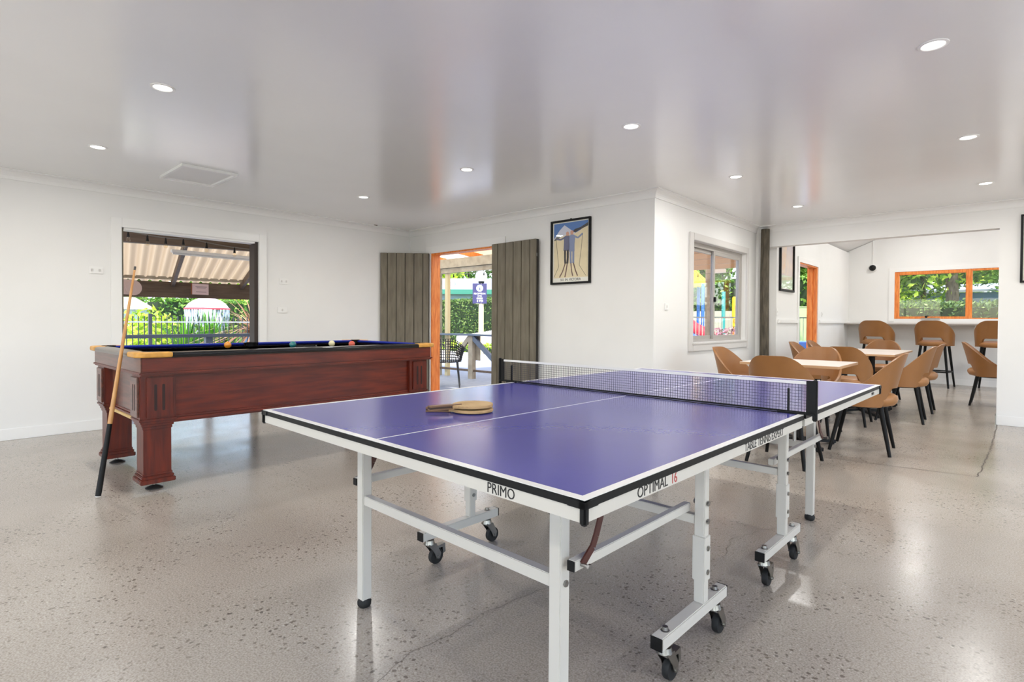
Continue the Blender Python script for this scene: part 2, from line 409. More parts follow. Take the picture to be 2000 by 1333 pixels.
crack([(-1.428, .944), (-1.476, 1.104), (-1.456, 1.265), (-1.473, 1.432), (-1.42, 1.781)], .0011, .006)
crack([(-2.6, 4.9), (-.889, 5.056), (-.173, 5.157)], .004, .002)
crack([(-.173, 5.157), (-.13, 6.4), (-.116, 7.95)], .006, .008)
crack([(-1.0, 2.55), (-1.05, 2.8), (-.98, 3.0)], .0012, .01)

# opening in the left wall: white architrave, dark jambs
op = sempty('door_4', label='wide doorway to the verandah with white architrave')
for (a, b2, z0, z1) in ((1.35, 1.442, 0, 2.13), (2.808, 2.90, 0, 2.13)): obj('architrave', bx(XA, XA+.02, a, b2, z0, z1, bev=.004), TRIM, op)
obj('architrave', bx(XA, XA+.02, 1.442, 2.808, 2.04, 2.13, bev=.004), TRIM, op)
obj('jamb', bx(XA-.16, XA-.02, 1.442, 1.462, 0, 2.04), GREYTIM, op)
obj('jamb', bx(XA-.16, XA-.02, 2.765, 2.808, 0, 2.04), mat('dark_brown_jamb', (52, 40, 34), .6), op)
obj('jamb_head', bx(XA-.14, XA, 1.462, 2.765, 2.02, 2.04), TRIM, op)
# double door in the door wall: orange jambs, architrave, two board leaves
jb = sempty('door_3', label='double doorway with orange timber jambs and white architrave')
obj('jamb', bx(-6.25, -6.225, YB-.005, YB+.14, 0, 2.075), ORANGE, jb); obj('jamb', bx(-4.98, -4.93, YB-.005, YB+.14, 0, 2.075), ORANGE, jb)
obj('jamb_head', bx(-6.25, -4.93, YB+.0, YB+.14, 2.055, 2.075), ORANGE, jb)
obj('architrave', bx(-6.36, -6.25, YB-.018, YB, 0, 2.075), TRIM, jb); obj('architrave', bx(-4.93, -4.775, YB-.018, YB, 0, 2.075), TRIM, jb)
obj('architrave', bx(-6.36, -4.775, YB-.018, YB, 2.075, 2.175), TRIM, jb)
obj('threshold', bx(-6.225, -4.98, YB, YB+.14, 0, .012), ORANGE, jb)
def leaf(name, a, b2, thick, lab, n, z1):
    a, b2 = Vector((*a, 0)), Vector((*b2, 0)); d = b2-a; L = d.length
    r = sempty(name, a, math.atan2(d.y, d.x), lab)
    obj('backing', bx(0, L, -thick, -.012, .02, z1), GREYDK, r)
    ws = [.7, 1, 1, 1, 1, .8][:n]; tot = sum(ws); x = 0
    for k in range(n):
        wd = ws[k]/tot*L
        obj('board', bx(x+.003, x+wd-.005, -.014, .008, .02, z1, bev=.003), GREYTIM, r); x += wd
    return r
# faces looking into the room: local +y is the boarded face
r = leaf('door_1', (-6.255, 5.0), (-6.75+.02, 4.50), .045, 'left timber board door leaf folded back into the corner', 6, 2.075)
r = leaf('door_2', (-4.2, 4.955), (-4.955, 4.975), .05, 'right timber board door leaf folded back against the wall', 6, 2.085)
for z in (1.9,): obj('latch', bx(.0, .012, -.03, -.01, z-.02, z+.02), STEEL, r)

# window in the inner wall: white architrave, aluminium sliding sashes, glass
wn = sempty('window_1', label='white aluminium sliding window with deep white sill')
for (a, b2, z0, z1) in ((5.83, 5.925, .775, 2.12), (7.6, 7.66, .775, 2.12), (5.925, 7.6, 2.04, 2.12), (5.925, 7.6, .775, .86)): obj('architrave', bx(XC, XC+.022, a, b2, z0, z1, bev=.004), DULLTRIM, wn)
obj('sill', bx(XC-.1, XC+.03, 5.9, 7.62, .85, .875, bev=.004), DULLTRIM, wn)
for (a, b2, z0, z1) in ((5.925, 5.965, .875, 2.04), (7.545, 7.6, .875, 2.04), (5.965, 7.545, 1.985, 2.04), (5.965, 7.545, .875, .905)): obj('window_frame', bx(XC-.115, XC-.055, a, b2, z0, z1), ALU, wn)
def sash(x, a, b2):
    s = obj('sash', bx(x-.012, x+.012, a, a+.045, .905, 1.985), ALU, wn)
    for q in ((b2-.045, b2, .905, 1.985), (a+.045, b2-.045, 1.945, 1.985), (a+.045, b2-.045, .905, .945)): obj('rail', bx(x-.012, x+.012, *q), ALU, s)
    obj('pane', bx(x-.003, x+.003, a+.045, b2-.045, .945, 1.945), GLASS, s); return s
sash(XC-.1, 5.965, 6.74); s = sash(XC-.07, 6.66, 7.545)
obj('catch', bx(XC-.056, XC-.035, 6.665, 6.7, 1.36, 1.42), BLACK, s)

# dining window: orange timber, two lights
wn = sempty('window_2', label='orange timber window over the bar counter')
wf = [(-1.70, -1.63, 1.195, 2.09), (-.64, -.55, 1.195, 2.09), (.63, .7, 1.195, 2.09), (-1.63, -.64, 2.03, 2.09), (-1.63, -.64, 1.195, 1.24), (-.55, .63, 2.055, 2.09), (-.55, .63, 1.195, 1.215)]
for a, b2, z0, z1 in wf: obj('window_frame', bx(a, b2, YE-.005, YE+.1, z0, z1, bev=.004), ORANGE, wn)
for a, b2 in ((-1.63, -.64), (-.55, .63)): obj('pane', bx(a, b2, YE+.05, YE+.056, 1.215, 2.06), GLASS, wn)
obj('winder', bx(-1.28, -1.0, YE-.05, YE+.0, 1.196, 1.212), STEEL, wn); obj('winder_knob', sphere(B(), (-1.2, YE-.06, 1.235), .022), BLACK, wn)
obj('architrave', bx(-1.79, -1.70, YE-.012, YE, 1.15, 2.09), TRIM, wn); obj('architrave', bx(-1.79, .79, YE-.012, YE, 2.09, 2.17), TRIM, wn)
# unseen windows behind and beside the camera, added to bring in daylight
def fillwin(name, axis, c, a, b2, z0, z1, n, lab):
    wn = sempty(name, label=lab); t = .06
    def bb(u0, u1, zz0, zz1, d0, d1): return bx(c+d0, c+d1, u0, u1, zz0, zz1) if axis == 'x' else bx(u0, u1, c+d0, c+d1, zz0, zz1)
    for q in ((a, a+t, z0, z1), (b2-t, b2, z0, z1), (a+t, b2-t, z0, z0+t), (a+t, b2-t, z1-t, z1)): obj('window_frame', bb(*q, .03, .09), ALU, wn)
    for k in range(1, n): u = a+(b2-a)*k/n; obj('mullion', bb(u-.025, u+.025, z0+t, z1-t, .03, .09), ALU, wn)
    for k in range(n): obj('pane', bb(a+(b2-a)*k/n+.03, a+(b2-a)*(k+1)/n-.03, z0+t, z1-t, .055, .061), GLASS, wn)
fillwin('added_window_3', 'x', XR, -2.6, 2.2, 0, 2.2, 4, 'unseen sliding glass doors added beside the camera for daylight')
fillwin('added_window_4', 'x', XR, 3.2, 7.2, .3, 2.2, 3, 'unseen window added in the right wall of the games room for daylight')
fillwin('added_window_5', 'x', XR, 9, 12.0, .3, 2.3, 2, 'unseen window added in the right wall of the dining room for daylight')
fillwin('added_window_6', 'y', YR-TH, -6.0, -2.2, 0, 2.2, 3, 'unseen glass sliding doors added behind the camera on the left for daylight')
fillwin('added_window_7', 'y', YR-TH, -1.4, 2.6, 0, 2.2, 3, 'unseen glass sliding doors added behind the camera on the right for daylight')
# dining side door in the dining left wall
dd = sempty('door_5', label='orange timber door frame to the pool yard')
obj('jamb', bx(XF-.15, XF-.0, 10.24, 10.28, 0, 2.05), ORANGE, dd); obj('jamb', bx(XF-.13, XF, 9.2, 9.22, 0, 2.05), DULLTRIM, dd)
obj('jamb_head', bx(XF-.13, XF, 9.22, 10.24, 2.03, 2.05), ORANGE, dd)
obj('door_stop', bx(XF-.1, XF-.06, 10.22, 10.24, 0, 2.03), ORANGE, dd)
for a, b2, z1 in ((9.12, 9.2, 2.13), (10.28, 10.36, 2.13)): obj('architrave', bx(XF, XF+.014, a, b2, 0, z1), TRIM, dd)
obj('architrave', bx(XF, XF+.014, 9.2, 10.28, 2.05, 2.13), TRIM, dd)
struct('trim_6', bx(XF, XF+.03, YD+.2, 9.12, 1.10, 1.155, bev=.005), TRIM, label='white dado rail beside the dark post')
struct('trim_7', bx(XF, XF+.03, 10.36, YE, 1.10, 1.155, bev=.005), TRIM, label='white dado rail beyond the orange door')
# post in the corner of the opening
ps = B(); tube(ps, [(0, 0, 0), (.004, 0, .8), (-.003, 0, 1.6), (.0, 0, 2.40)], [.062, .06, .059, .055], 14)
po = obj('timber_post', ps, POSTW, None, True, (-2.567, YD-.05, 0)); tag(po, 'dark rough round timber post in the corner beside the opening', 'post')
# ceiling hatch
ht = thing('ceiling_hatch', 'square white access hatch flush in the ceiling near the left wall', 'hatch', (-5.63, 1.795, ZC))
for (a, b2, c, d) in ((-.32, .32, -.23, -.205), (-.32, .32, .205, .23), (-.32, -.295, -.205, .205), (.295, .32, -.205, .205)): obj('frame', bx(a, b2, c, d, -.022, 0), TRIM, ht)
obj('panel', bx(-.295, .295, -.205, .205, -.005, 0), WALL, ht)
# downlights
DL = [((-3.67, .985), 'large recessed downlight at upper left, nearest the camera of the left pair'), ((-5.315, .985), 'recessed downlight to the left of the ceiling hatch'),
      ((-5.255, 3.3), 'recessed downlight near the back left corner above the pool table'), ((-3.605, 3.3), 'recessed downlight in front of the double doors'),
      ((-1.96, 3.31), 'recessed downlight above the table tennis net'), ((-1.91, 5.08), 'recessed downlight in front of the white sliding window'),
      ((-.305, 3.3), 'biggest downlight at the top right of the ceiling'), ((-.26, 5.09), 'recessed downlight second down the right hand row'),
      ((-.215, 6.855), 'recessed downlight nearest the right end of the wide opening'), ((-1.856, 6.825), 'recessed downlight nearest the dark corner post'),
      ((-3.67, -1.3), 'added unseen downlight behind the camera on the left'), ((-1.96, -1.3), 'added unseen downlight behind the camera in the middle'), ((1.4, 3.3), 'added unseen downlight far right outside the view'), ((1.4, .985), 'added unseen downlight to the right of the camera'),  # downlights outside the view, added as extra fill light
      ((-.3, -1.3), 'added unseen downlight behind the camera on the right'), ((-5.3, -1.3), 'added unseen downlight behind the camera by the left wall')]
ring = lathe(B(), [(.046, -.002), (.05, -.006), (.062, -.004), (.063, 0)], 28); disc = lathe(B(), [(0, -.003), (.046, -.003)], 28)
r_me = obj('trim_ring', ring, TRIM, None, True).data; d_me = obj('lens', disc, LENS).data
for o in [o for o in COL.objects if o.name in ('trim_ring', 'lens')]: bpy.data.objects.remove(o)
ld = bpy.data.lights.new('downlight', 'AREA'); ld.shape = 'DISK'; ld.size = .09; ld.energy = LAMP_W; ld.color = (1, .985, .95)
for (x, y), lab in DL:
    t = thing('downlight', lab, 'ceiling light', (x, y, ZC), 0, 'recessed ceiling downlights')
    for nm, me in (('trim_ring', r_me), ('lens', d_me)):
        o = bpy.data.objects.new(nm, me); link(o); o.parent = t
    o = bpy.data.objects.new('lamp', ld); link(o); o.parent = t; o.location = (0, 0, -.008)
ld2 = ld.copy(); ld2.energy = LAMP_W*1.5  # unseen vault lamps, added to brighten the dining room
for x, y in ((-1.2, 9.6), (.9, 9.6), (-1.2, 11.4), (.9, 11.4)):
    zz = 2.5+(x-XF+.15)*(1.22/2.97) if x < .35 else 3.72-(x-.35)*(1.22/3.0)
    t = thing('downlight', f'added unseen downlight in the dining room vault, {"left" if x < 0 else "right"} slope, {"near" if y < 10 else "far"} one', 'ceiling light', (x, y, zz-.03), 0, 'recessed ceiling downlights')
    for nm, me in (('trim_ring', r_me), ('lens', d_me)):
        o = bpy.data.objects.new(nm, me); link(o); o.parent = t
    o = bpy.data.objects.new('lamp', ld2); link(o); o.parent = t; o.location = (0, 0, -.012)
# wall plates
def plate(label, cat, axis, c, u, z, w, h, holes, name):
    t = thing(name, label, cat, (c, u, z) if axis == 'x' else (u, c, z), PI/2 if axis == 'x' else 0)
    # local x = along wall, -y = into the room for axis y ; for axis x local -y = +x
    obj('plate', bx(-w/2, w/2, -.01, 0, -h/2, h/2, bev=.003), TRIM, t)
    for hx in holes:
        s = obj('switch', bx(hx-.009, hx+.009, -.0125, -.0095, -.013, .013, bev=.002), DULLTRIM, t)
    return t
plate('white double power outlet on the wall left of the wide doorway', 'outlet', 'x', XA, 1.23, 1.588, .115, .072, (-.03, .03), 'power_outlet')
plate('upper white power outlet on the wall right of the wide doorway', 'outlet', 'x', XA, 3.113, 1.586, .115, .072, (-.03, .03), 'power_outlet')
plate('lower white wall plate right of the wide doorway', 'outlet', 'x', XA, 3.093, 1.229, .115, .072, (0,), 'power_outlet')
plate('white light switch beside the sliding window', 'switch', 'x', XC, 5.307, 1.27, .075, .075, (0,), 'light_switch')
plate('white switch on the dining room wall beside the dark post', 'switch', 'x', XF, 8.15, 1.26, .06, .1, (0,), 'light_switch')
plate('white switch just beyond the orange door frame', 'switch', 'x', XF, 10.6, 1.26, .06, .08, (0,), 'light_switch')

# ---------------------------------------------------------------- pictures
def picture(name, label, axis, c, u0, u1, z0, z1, fw=.022):
    W, Hh = u1-u0, z1-z0
    t = thing(name, label, 'picture', (c, u0, z0) if axis == 'x' else (u0, c, z0), PI/2 if axis == 'x' else 0)
    for q in ((0, fw, 0, Hh), (W-fw, W, 0, Hh), (fw, W-fw, 0, fw), (fw, W-fw, Hh-fw, Hh)): obj('frame', bx(q[0], q[1], -.03, 0, q[2], q[3], bev=.002), BLACK, t)
    return t, W, Hh
t, W, Hh = picture('framed_ski_poster', 'framed vintage ski poster with two skiers on the white wall', 'y', YB, -4.03, -3.472, 1.535, 2.27)
SNOW = mat('poster_snow', (226, 212, 176), .6, var=.04, scale=10); PBL = mat('poster_sky', (84, 124, 186), .6); PMT = mat('poster_peak', (206, 208, 222), .6)
PDK = mat('poster_dark', (66, 62, 62), .6); PCL = mat('poster_clothes', (104, 106, 134), .6); PCL2 = mat('poster_clothes_light', (132, 144, 176), .6); PSK = mat('poster_skin', (206, 158, 138), .6); PBR = mat('poster_ski', (110, 80, 70), .6); PWH = mat('poster_paper', (240, 238, 228), .6)
pr = obj('print', bx(.02, W-.02, -.008, -.004, .02, Hh-.02), PWH, t)
def pp(nm, poly, m, lay):
    y0 = -.008-.0004*lay
    obj(nm, prism(B(), poly, lambda p, q: (p[0]*W, y0-.0004*q, p[1]*Hh)), m, pr)
def pl(nm, pts, wd, m, lay):
    bm = B()
    for a, b2 in zip(pts, pts[1:]): bar(bm, (a[0]*W, -.008-.0004*lay, a[1]*Hh), (b2[0]*W, -.008-.0004*lay, b2[1]*Hh), wd, .0006, (0, 1, 0))
    obj(nm, bm, m, pr)
pp('sky', [(.07, .6), (.93, .6), (.93, .955), (.07, .955)], PBL, 1)
pp('peak', [(.07, .72), (.22, .85), (.34, .92), (.5, .84), (.62, .78), (.62, .7), (.07, .7)], PMT, 2)
pp('snow', [(.07, .1), (.93, .1), (.93, .9), (.75, .82), (.55, .76), (.4, .77), (.07, .7)], SNOW, 3)
pp('rocks', [(.55, .8), (.6, .84), (.75, .86), (.93, .92), (.93, .87), (.72, .82), (.62, .79)], PDK, 4)
pp('rocks', [(.07, .70), (.14, .75), (.24, .74), (.1, .69)], mat('poster_green', (104, 108, 88), .6), 4)
pp('jacket', [(.33, .64), (.33, .74), (.4, .76), (.47, .75), (.47, .52), (.32, .52)], PCL, 5)
pp('jacket', [(.47, .75), (.54, .77), (.62, .74), (.6, .62), (.6, .5), (.46, .5)], PCL2, 5)
pl('arm', [(.36, .73), (.25, .7), (.12, .72)], .02, PCL, 6); pl('arm', [(.58, .74), (.68, .7), (.8, .76)], .02, PCL2, 6)
pp('head', [(.39, .75), (.38, .8), (.43, .82), (.46, .79), (.45, .75)], PSK, 6); pp('head', [(.5, .76), (.49, .81), (.54, .83), (.58, .8), (.56, .76)], PSK, 6)
for pts, m in (([(.36, .53), (.36, .4), (.37, .32)], PDK), ([(.43, .53), (.43, .4), (.42, .32)], PDK), ([(.5, .51), (.5, .4), (.51, .32)], PCL2), ([(.57, .51), (.57, .4), (.57, .32)], PCL2)): pl('leg', pts, .028, m, 6)
for pts in ([(.37, .33), (.3, .2), (.22, .11)], [(.42, .33), (.39, .2), (.36, .11)], [(.51, .33), (.53, .2), (.56, .12)], [(.57, .33), (.63, .2), (.68, .12)]): pl('ski', pts, .014, PBR, 6)
for pts in ([(.13, .72), (.16, .5), (.2, .28), (.08, .12)], [(.8, .76), (.76, .5), (.72, .28), (.88, .12)]): pl('pole', pts, .004, PDK, 6)
text('lettering', 'SKI  IN  VICTORIA', PDK, pr, .04, (W*.5, -.0095, Hh*.052), (PI/2, 0, 0), .9)
obj('pane', bx(.02, W-.02, -.016, -.013, .02, Hh-.02), PICGLASS, t); obj('hook', bx(W/2-.006, W/2+.006, -.012, 0, Hh, Hh+.012), BLACK, t)
t, W, Hh = picture('framed_picture', 'tall framed pastel picture on the dining room wall behind the post', 'x', XF, 8.22, 8.88, 1.56, 2.42, .03)
pr = obj('print', bx(.03, W-.03, -.008, -.004, .03, Hh-.03), mat('pastel_print', (226, 206, 190), .6, rgb2=(196, 184, 190), scale=4), t)
pp('lawn', [(.05, .05), (.95, .05), (.95, .27), (.05, .27)], mat('print_green', (196, 214, 184), .6, rgb2=(220, 226, 210), scale=9), 1)
pp('wash', [(.1, .3), (.4, .3), (.5, .8), (.2, .85)], mat('print_peach', (232, 190, 150), .6, rgb2=(222, 206, 190), scale=9), 1)
obj('pane', bx(.03, W-.03, -.016, -.013, .03, Hh-.03), PICGLASS, t)
t, W, Hh = picture('framed_picture', 'black framed picture cut off by the right edge of the view', 'y', YD, .045, .6, 1.55, 2.28)
pr = obj('print', bx(.02, W-.02, -.008, -.004, .02, Hh-.02), PWH, t)
pp('upper_field', [(.06, .42), (.94, .42), (.94, .95), (.06, .95)], mat('print_cream', (232, 220, 204), .6), 1)
pp('lower_field', [(.06, .06), (.94, .06), (.94, .42), (.06, .42)], mat('print_gold', (214, 160, 84), .6, rgb2=(226, 184, 120), scale=12), 1)
obj('pane', bx(.02, W-.02, -.016, -.013, .02, Hh-.02), PICGLASS, t)
# dome camera on the dining end wall
t = thing('security_camera', 'small dark dome security camera on the dining room end wall', 'camera', (-2.06, YE, 2.19))
obj('base', lathe(B(), [(0, 0), (.07, 0), (.075, -.02), (.06, -.045)], 24, axis='y'), TRIM, t, True)
obj('dome', lathe(B(), [(.058, -.045), (.05, -.075), (.03, -.1), (0, -.108)], 24, axis='y'), BLACK, t, True)
obj('conduit', bx(-.008, .008, -.012, 0, .07, .6), TRIM, t)

# ---------------------------------------------------------------- pool table
# local frame: x across (0 = room side right face), y along; outer rails x -.665...665, y 0..2.35
pt = thing('pool_table', 'mahogany pool table with blue felt and ochre corner caps', 'pool table', (-4.645, .92, 0))
PW, PL, PZ = .665, 2.35, .895
bw, bl = .595, 2.24                                   # frieze box half width and length margin
obj('frieze', bx(-.63, .63, .035, PL-.035, .77, .862, bev=.004), [MAHOG], pt)
obj('frieze_end', bx(-.632, .632, .031, .036, .77, .862), MAHOGX, pt)
for z0, z1, e in ((.757, .77, .012), (.748, .757, .004)): obj('frieze_moulding', bx(-.63-e, .63+e, .035-e, PL-.035+e, z0, z1, bev=.003), MAHOG, pt)
obj('body', bx(-.55, .55, .10, PL-.10, .46, .75), MAHOG, pt)
obj('body_end', bx(-.5, .5, .094, .10, .475, .75), MAHOGX, pt)
for k, (z0, z1, e) in enumerate(((.46, .475, .012), (.443, .46, .022), (.43, .443, .01))): obj('base_moulding', bx(-.55-e, .55+e, .10-e, PL-.10+e, z0, z1, bev=.003), MAHOG, pt)
obj('pale_rail', bx(-.40, .40, .072, .09, .425, .447, bev=.003), PALEW, pt)
def pool_leg(sx, yy):
    # block + capital + shaft + base, centre sx, yy
    lg = obj('leg', bx(sx-.078, sx+.078, yy-.078, yy+.078, .115, .40, bev=.003), MAHOGV, pt)
    obj('leg_block', bx(sx-.1, sx+.1, yy-.1, yy+.1, .465, .748, bev=.004), MAHOGV, lg)
    for z0, z1, e in ((.452, .468, .106), (.436, .452, .097), (.418, .436, .09), (.398, .418, .083)): obj('capital_moulding', bx(sx-e, sx+e, yy-e, yy+e, z0, z1, bev=.003), MAHOGV, lg)
    for z0, z1, e in ((.1, .118, .083), (.08, .1, .09), (.05, .08, .098)): obj('base_moulding', bx(sx-e, sx+e, yy-e, yy+e, z0, z1, bev=.004), MAHOGV, lg)
    s = 1 if sx > 0 else -1; e = -1 if yy < 1 else 1
    # raised panels with two flutes on the two outer faces
    GRO = mat('flute_shadow', (40, 12, 8), .5)
    obj('panel', bx(sx+s*.1, sx+s*.112, yy-.068, yy+.08, .48, .735, bev=.003), MAHOGV, lg)
    obj('panel', bx(sx-.08, sx+.08, yy+e*.112, yy+e*.1, .48, .735, bev=.003), MAHOGX if e < 0 else MAHOGV, lg)
    for q in (-.018, .026):
        obj('flute', lathe_pill(sx+s*.1125, yy+q, .52, .69, 'x'), GRO, lg)
        obj('flute', lathe_pill(sx+q, yy+e*.1125, .52, .69, 'y'), GRO, lg)
    ft = obj('foot', lathe(B(), [(0, 0), (.05, 0), (.052, .006), (.03, .016), (.012, .022), (.0, .022)], 20, (sx, yy, 0)), mat('grey_foot', (96, 94, 92), .35, metal=.7), lg, True)
    obj('foot_stem', tube(B(), [(sx, yy, .02), (sx, yy, .056)], .007, 8), STEEL, lg)
def lathe_pill(x, y, z0, z1, ax):
    bm = B(); r = .008; pts = []
    for k in range(9): pts.append((r*math.cos(PI*k/8), z1-r+r*math.sin(PI*k/8)))
    for k in range(9): pts.append((-r*math.cos(PI*k/8), z0+r-r*math.sin(PI*k/8)))
    if ax == 'x': return prism(bm, pts, lambda p, t: (x-.004+.0045*t, y+p[0], p[1]))
    return prism(bm, pts, lambda p, t: (x+p[0], y-.004+.0045*t*(1), p[1])) if y > 1 else prism(bm, pts, lambda p, t: (x+p[0], y+.004-.0045*t, p[1]))
for sx in (.48, -.48):
    for yy in (.14, PL-.14): pool_leg(sx, yy)
# rails with rounded black outer edge, blue cushions, pockets
obj('bed', bx(-.56, .56, .105, PL-.105, .85, .862), FELT, pt)
def railprof(x0, x1):   # section: (across, z) from outside x0 to inside x1
    s = 1 if x1 > x0 else -1
    return [(x0+s*.006, .862), (x0, .872), (x0, .884), (x0+s*.007, .892), (x0+s*.018, .895), (x1-s*.03, .896), (x1-s*.03, .862)]
def cushprof(x1, s): return [(x1-s*.03, .896), (x1, .888), (x1-s*.006, .878), (x1-s*.03, .868)]
seg = [(.13, 1.105), (1.245, PL-.13)]
for s in (1, -1):
    obj('rail', prism(B(), railprof(s*PW, s*.545), lambda p, t: (p[0], .07+t*(PL-.14), p[1])), RAIL, pt, True)
    for a, b2 in seg: obj('cushion', prism(B(), cushprof(s*.545, -s), lambda p, t: (p[0], a+t*(b2-a), p[1])), FELT, pt)
for e, y0, y1 in ((0, 0, .12), (1, PL, PL-.12)):
    obj('rail', prism(B(), railprof(y0, y1), lambda p, t: (-.6+t*1.2, p[0], p[1])), RAIL if e else mat('end_rail_sheen', (96, 86, 76), .3, coat=.2), pt, True)  # near end rail: taupe is reflected light put into the rail colour
    obj('cushion', prism(B(), cushprof(y1, 1 if e == 0 else -1), lambda p, t: (-.49+t*.98, p[0], p[1])), FELT, pt)
def cap(sx, e):
    y = 0 if e < 0 else PL; bm = B(); pts = []
    # L-shaped rounded cap wrapping the corner
    for k in range(7):
        a = PI/2*k/6; pts.append((PW+.004-.07+.07*math.cos(a), -.004+.07-.07*math.sin(a)))
    out = [(PW+.004, .20)]+pts+[(PW-.20, -.004)]; inn = [(PW-.20, .075), (PW-.10, .085), (PW-.075, .11), (PW-.07, .20)]
    poly = [(p[0]*sx, y-e*p[1] if e > 0 else y+p[1]) for p in out+inn]
    prism(bm, poly, lambda p, t: (p[0], p[1], .864+t*.034))
    o = obj('corner_cap', bm, BRASS, pt); md = o.modifiers.new('bevel', 'BEVEL'); md.width = .009; md.segments = 3
for sx in (1, -1):
    for e in (-1, 1): cap(sx, e)
for s in (1, -1):
    for yy in (.105, PL/2, PL-.105): obj('pocket', lathe(B(), [(.05, .899), (.044, .9), (.04, .89), (.038, .84), (0, .84)], 20, (s*(.555 if abs(yy-PL/2) < .1 else .55), yy, 0)), BLACK, pt, True)
# balls: world positions on the bed
BALL = .0286
for (px, py, c, lab) in ((-4.95, 1.80, (226, 142, 40), 'orange pool ball on the blue felt near the middle pocket'), (-4.678, 2.237, (40, 120, 122), 'teal pool ball on the blue felt'),
                         (-4.66, 2.596, (232, 222, 180), 'cream cue ball on the blue felt'), (-4.449, 2.675, (214, 96, 76), 'red pool ball on the blue felt')):
    o = obj('pool_ball', sphere(B(), (0, 0, 0), BALL, 20, 12), mat('ball_%d_%d' % (c[0], c[1]), c, .12, coat=.4), None, True, (px, py, .862+BALL)); tag(o, lab, 'ball', 'pool balls')
t = thing('pool_chalk', 'small dark triangle rack edge lying on the blue felt', 'rack', (-4.50, 2.30, .862))
bm = B()
for a, b2 in (((-.06, -.09), (.12, 0)), ((.12, 0), (-.06, .09)), ((-.06, .09), (-.06, -.09))): bar(bm, (*a, .012), (*b2, .012), .012, .024)
obj('rim', bm, BLACK, t)
t.name = 'ball_rack'
# cue leaning on the end rail
c0 = Vector((-4.175, .765, .012)); cdir = (Vector((-4.14, .905, .905))-c0).normalized()
cdir = Vector((-.092, .157, .985)).normalized()
cu = thing('pool_cue', 'two-tone pool cue leaning against the end of the pool table', 'cue')
obj('butt', tube(B(), [c0, c0+cdir*.03, c0+cdir*.46], [.0155, .0165, .0135], 14), BLACK, cu, True)
obj('shaft', tube(B(), [c0+cdir*.46, c0+cdir*1.44], [.0135, .0065], 14), woodmat('cue_maple', (176, 122, 70), (206, 156, 96), .35, 3, (8, 8, 1)), cu, True)
obj('splice', tube(B(), [c0+cdir*.44, c0+cdir*.54], [.0139, .0128], 14), woodmat('cue_maple', (176, 122, 70), (206, 156, 96)), cu, True)
obj('ferrule', tube(B(), [c0+cdir*1.44, c0+cdir*1.465], [.0065, .0063], 12), mat('dark_ferrule', (60, 58, 56), .4), cu)
obj('bumper', tube(B(), [c0-cdir*.006, c0], [.014, .0155], 14), TTLINE, cu)

# ---------------------------------------------------------------- table tennis table (local u across 0..1.525, v along 0..2.77)
TA = -.0223
tt = thing('table_tennis_table', 'blue table tennis table with white frame on casters', 'table tennis table', (-2.1337, .9028, 0), TA)
Wd, HL, GAP = 1.525, 1.372, .026
def half(v0, v1, near):
    s = obj('tabletop', bx(.004, Wd-.004, v0+.004, v1-.004, .745, .7595), TTBLUE, tt)
    lw = .02
    for q in ((0, lw, v0, v1), (Wd-lw, Wd, v0, v1)): obj('side_line', bx(*q, .7585, .7602), TTLINE, s)
    q = (lw, Wd-lw, v0, v0+lw) if near else (lw, Wd-lw, v1-lw, v1)
    obj('end_line', bx(*q, .7585, .7602), TTLINE, s)
    obj('centre_line', bx(Wd/2-.002, Wd/2+.002, v0+lw, v1-lw, .7585, .7602), TTLINE, s)
    for q in ((-.001, Wd+.001, v0-.001, v0+.012), (-.001, Wd+.001, v1-.012, v1+.001), (-.001, .012, v0, v1), (Wd-.012, Wd+.001, v0, v1)): obj('edge_band', bx(*q, .742, .7585), BLACK, s)
    for q in ((.004, Wd-.004, v0+.003, v0+.025), (.004, Wd-.004, v1-.025, v1-.003), (.004, .025, v0+.025, v1-.025), (Wd-.025, Wd-.004, v0+.025, v1-.025)): obj('apron', bx(*q, .712, .7425), TTWHITE, s)
    vv = v0 if near else v1; e = 1 if near else -1
    for uu, f in ((0, 1), (Wd, -1)):
        bm = B(); y0, y1 = sorted((vv-e*.004, vv+e*.04)); x0, x1 = sorted((uu-f*.004, uu+f*.04)); xi0, xi1 = sorted((uu-f*.004, uu+f*.012)); yi0, yi1 = sorted((vv-e*.004, vv+e*.012))
        box(bm, xi0, xi1, yi0, yi1, .708, .757, bev=.004); obj('corner_cap', bm, BLACK, s)
        bm = B(); box(bm, x0, x1, yi0, yi1, .742, .757); box(bm, xi0, xi1, y0, y1, .742, .757); obj('corner_cap', bm, BLACK, s)
    return s
hn = half(0, HL, True); hf = half(HL+GAP, HL*2+GAP, False)
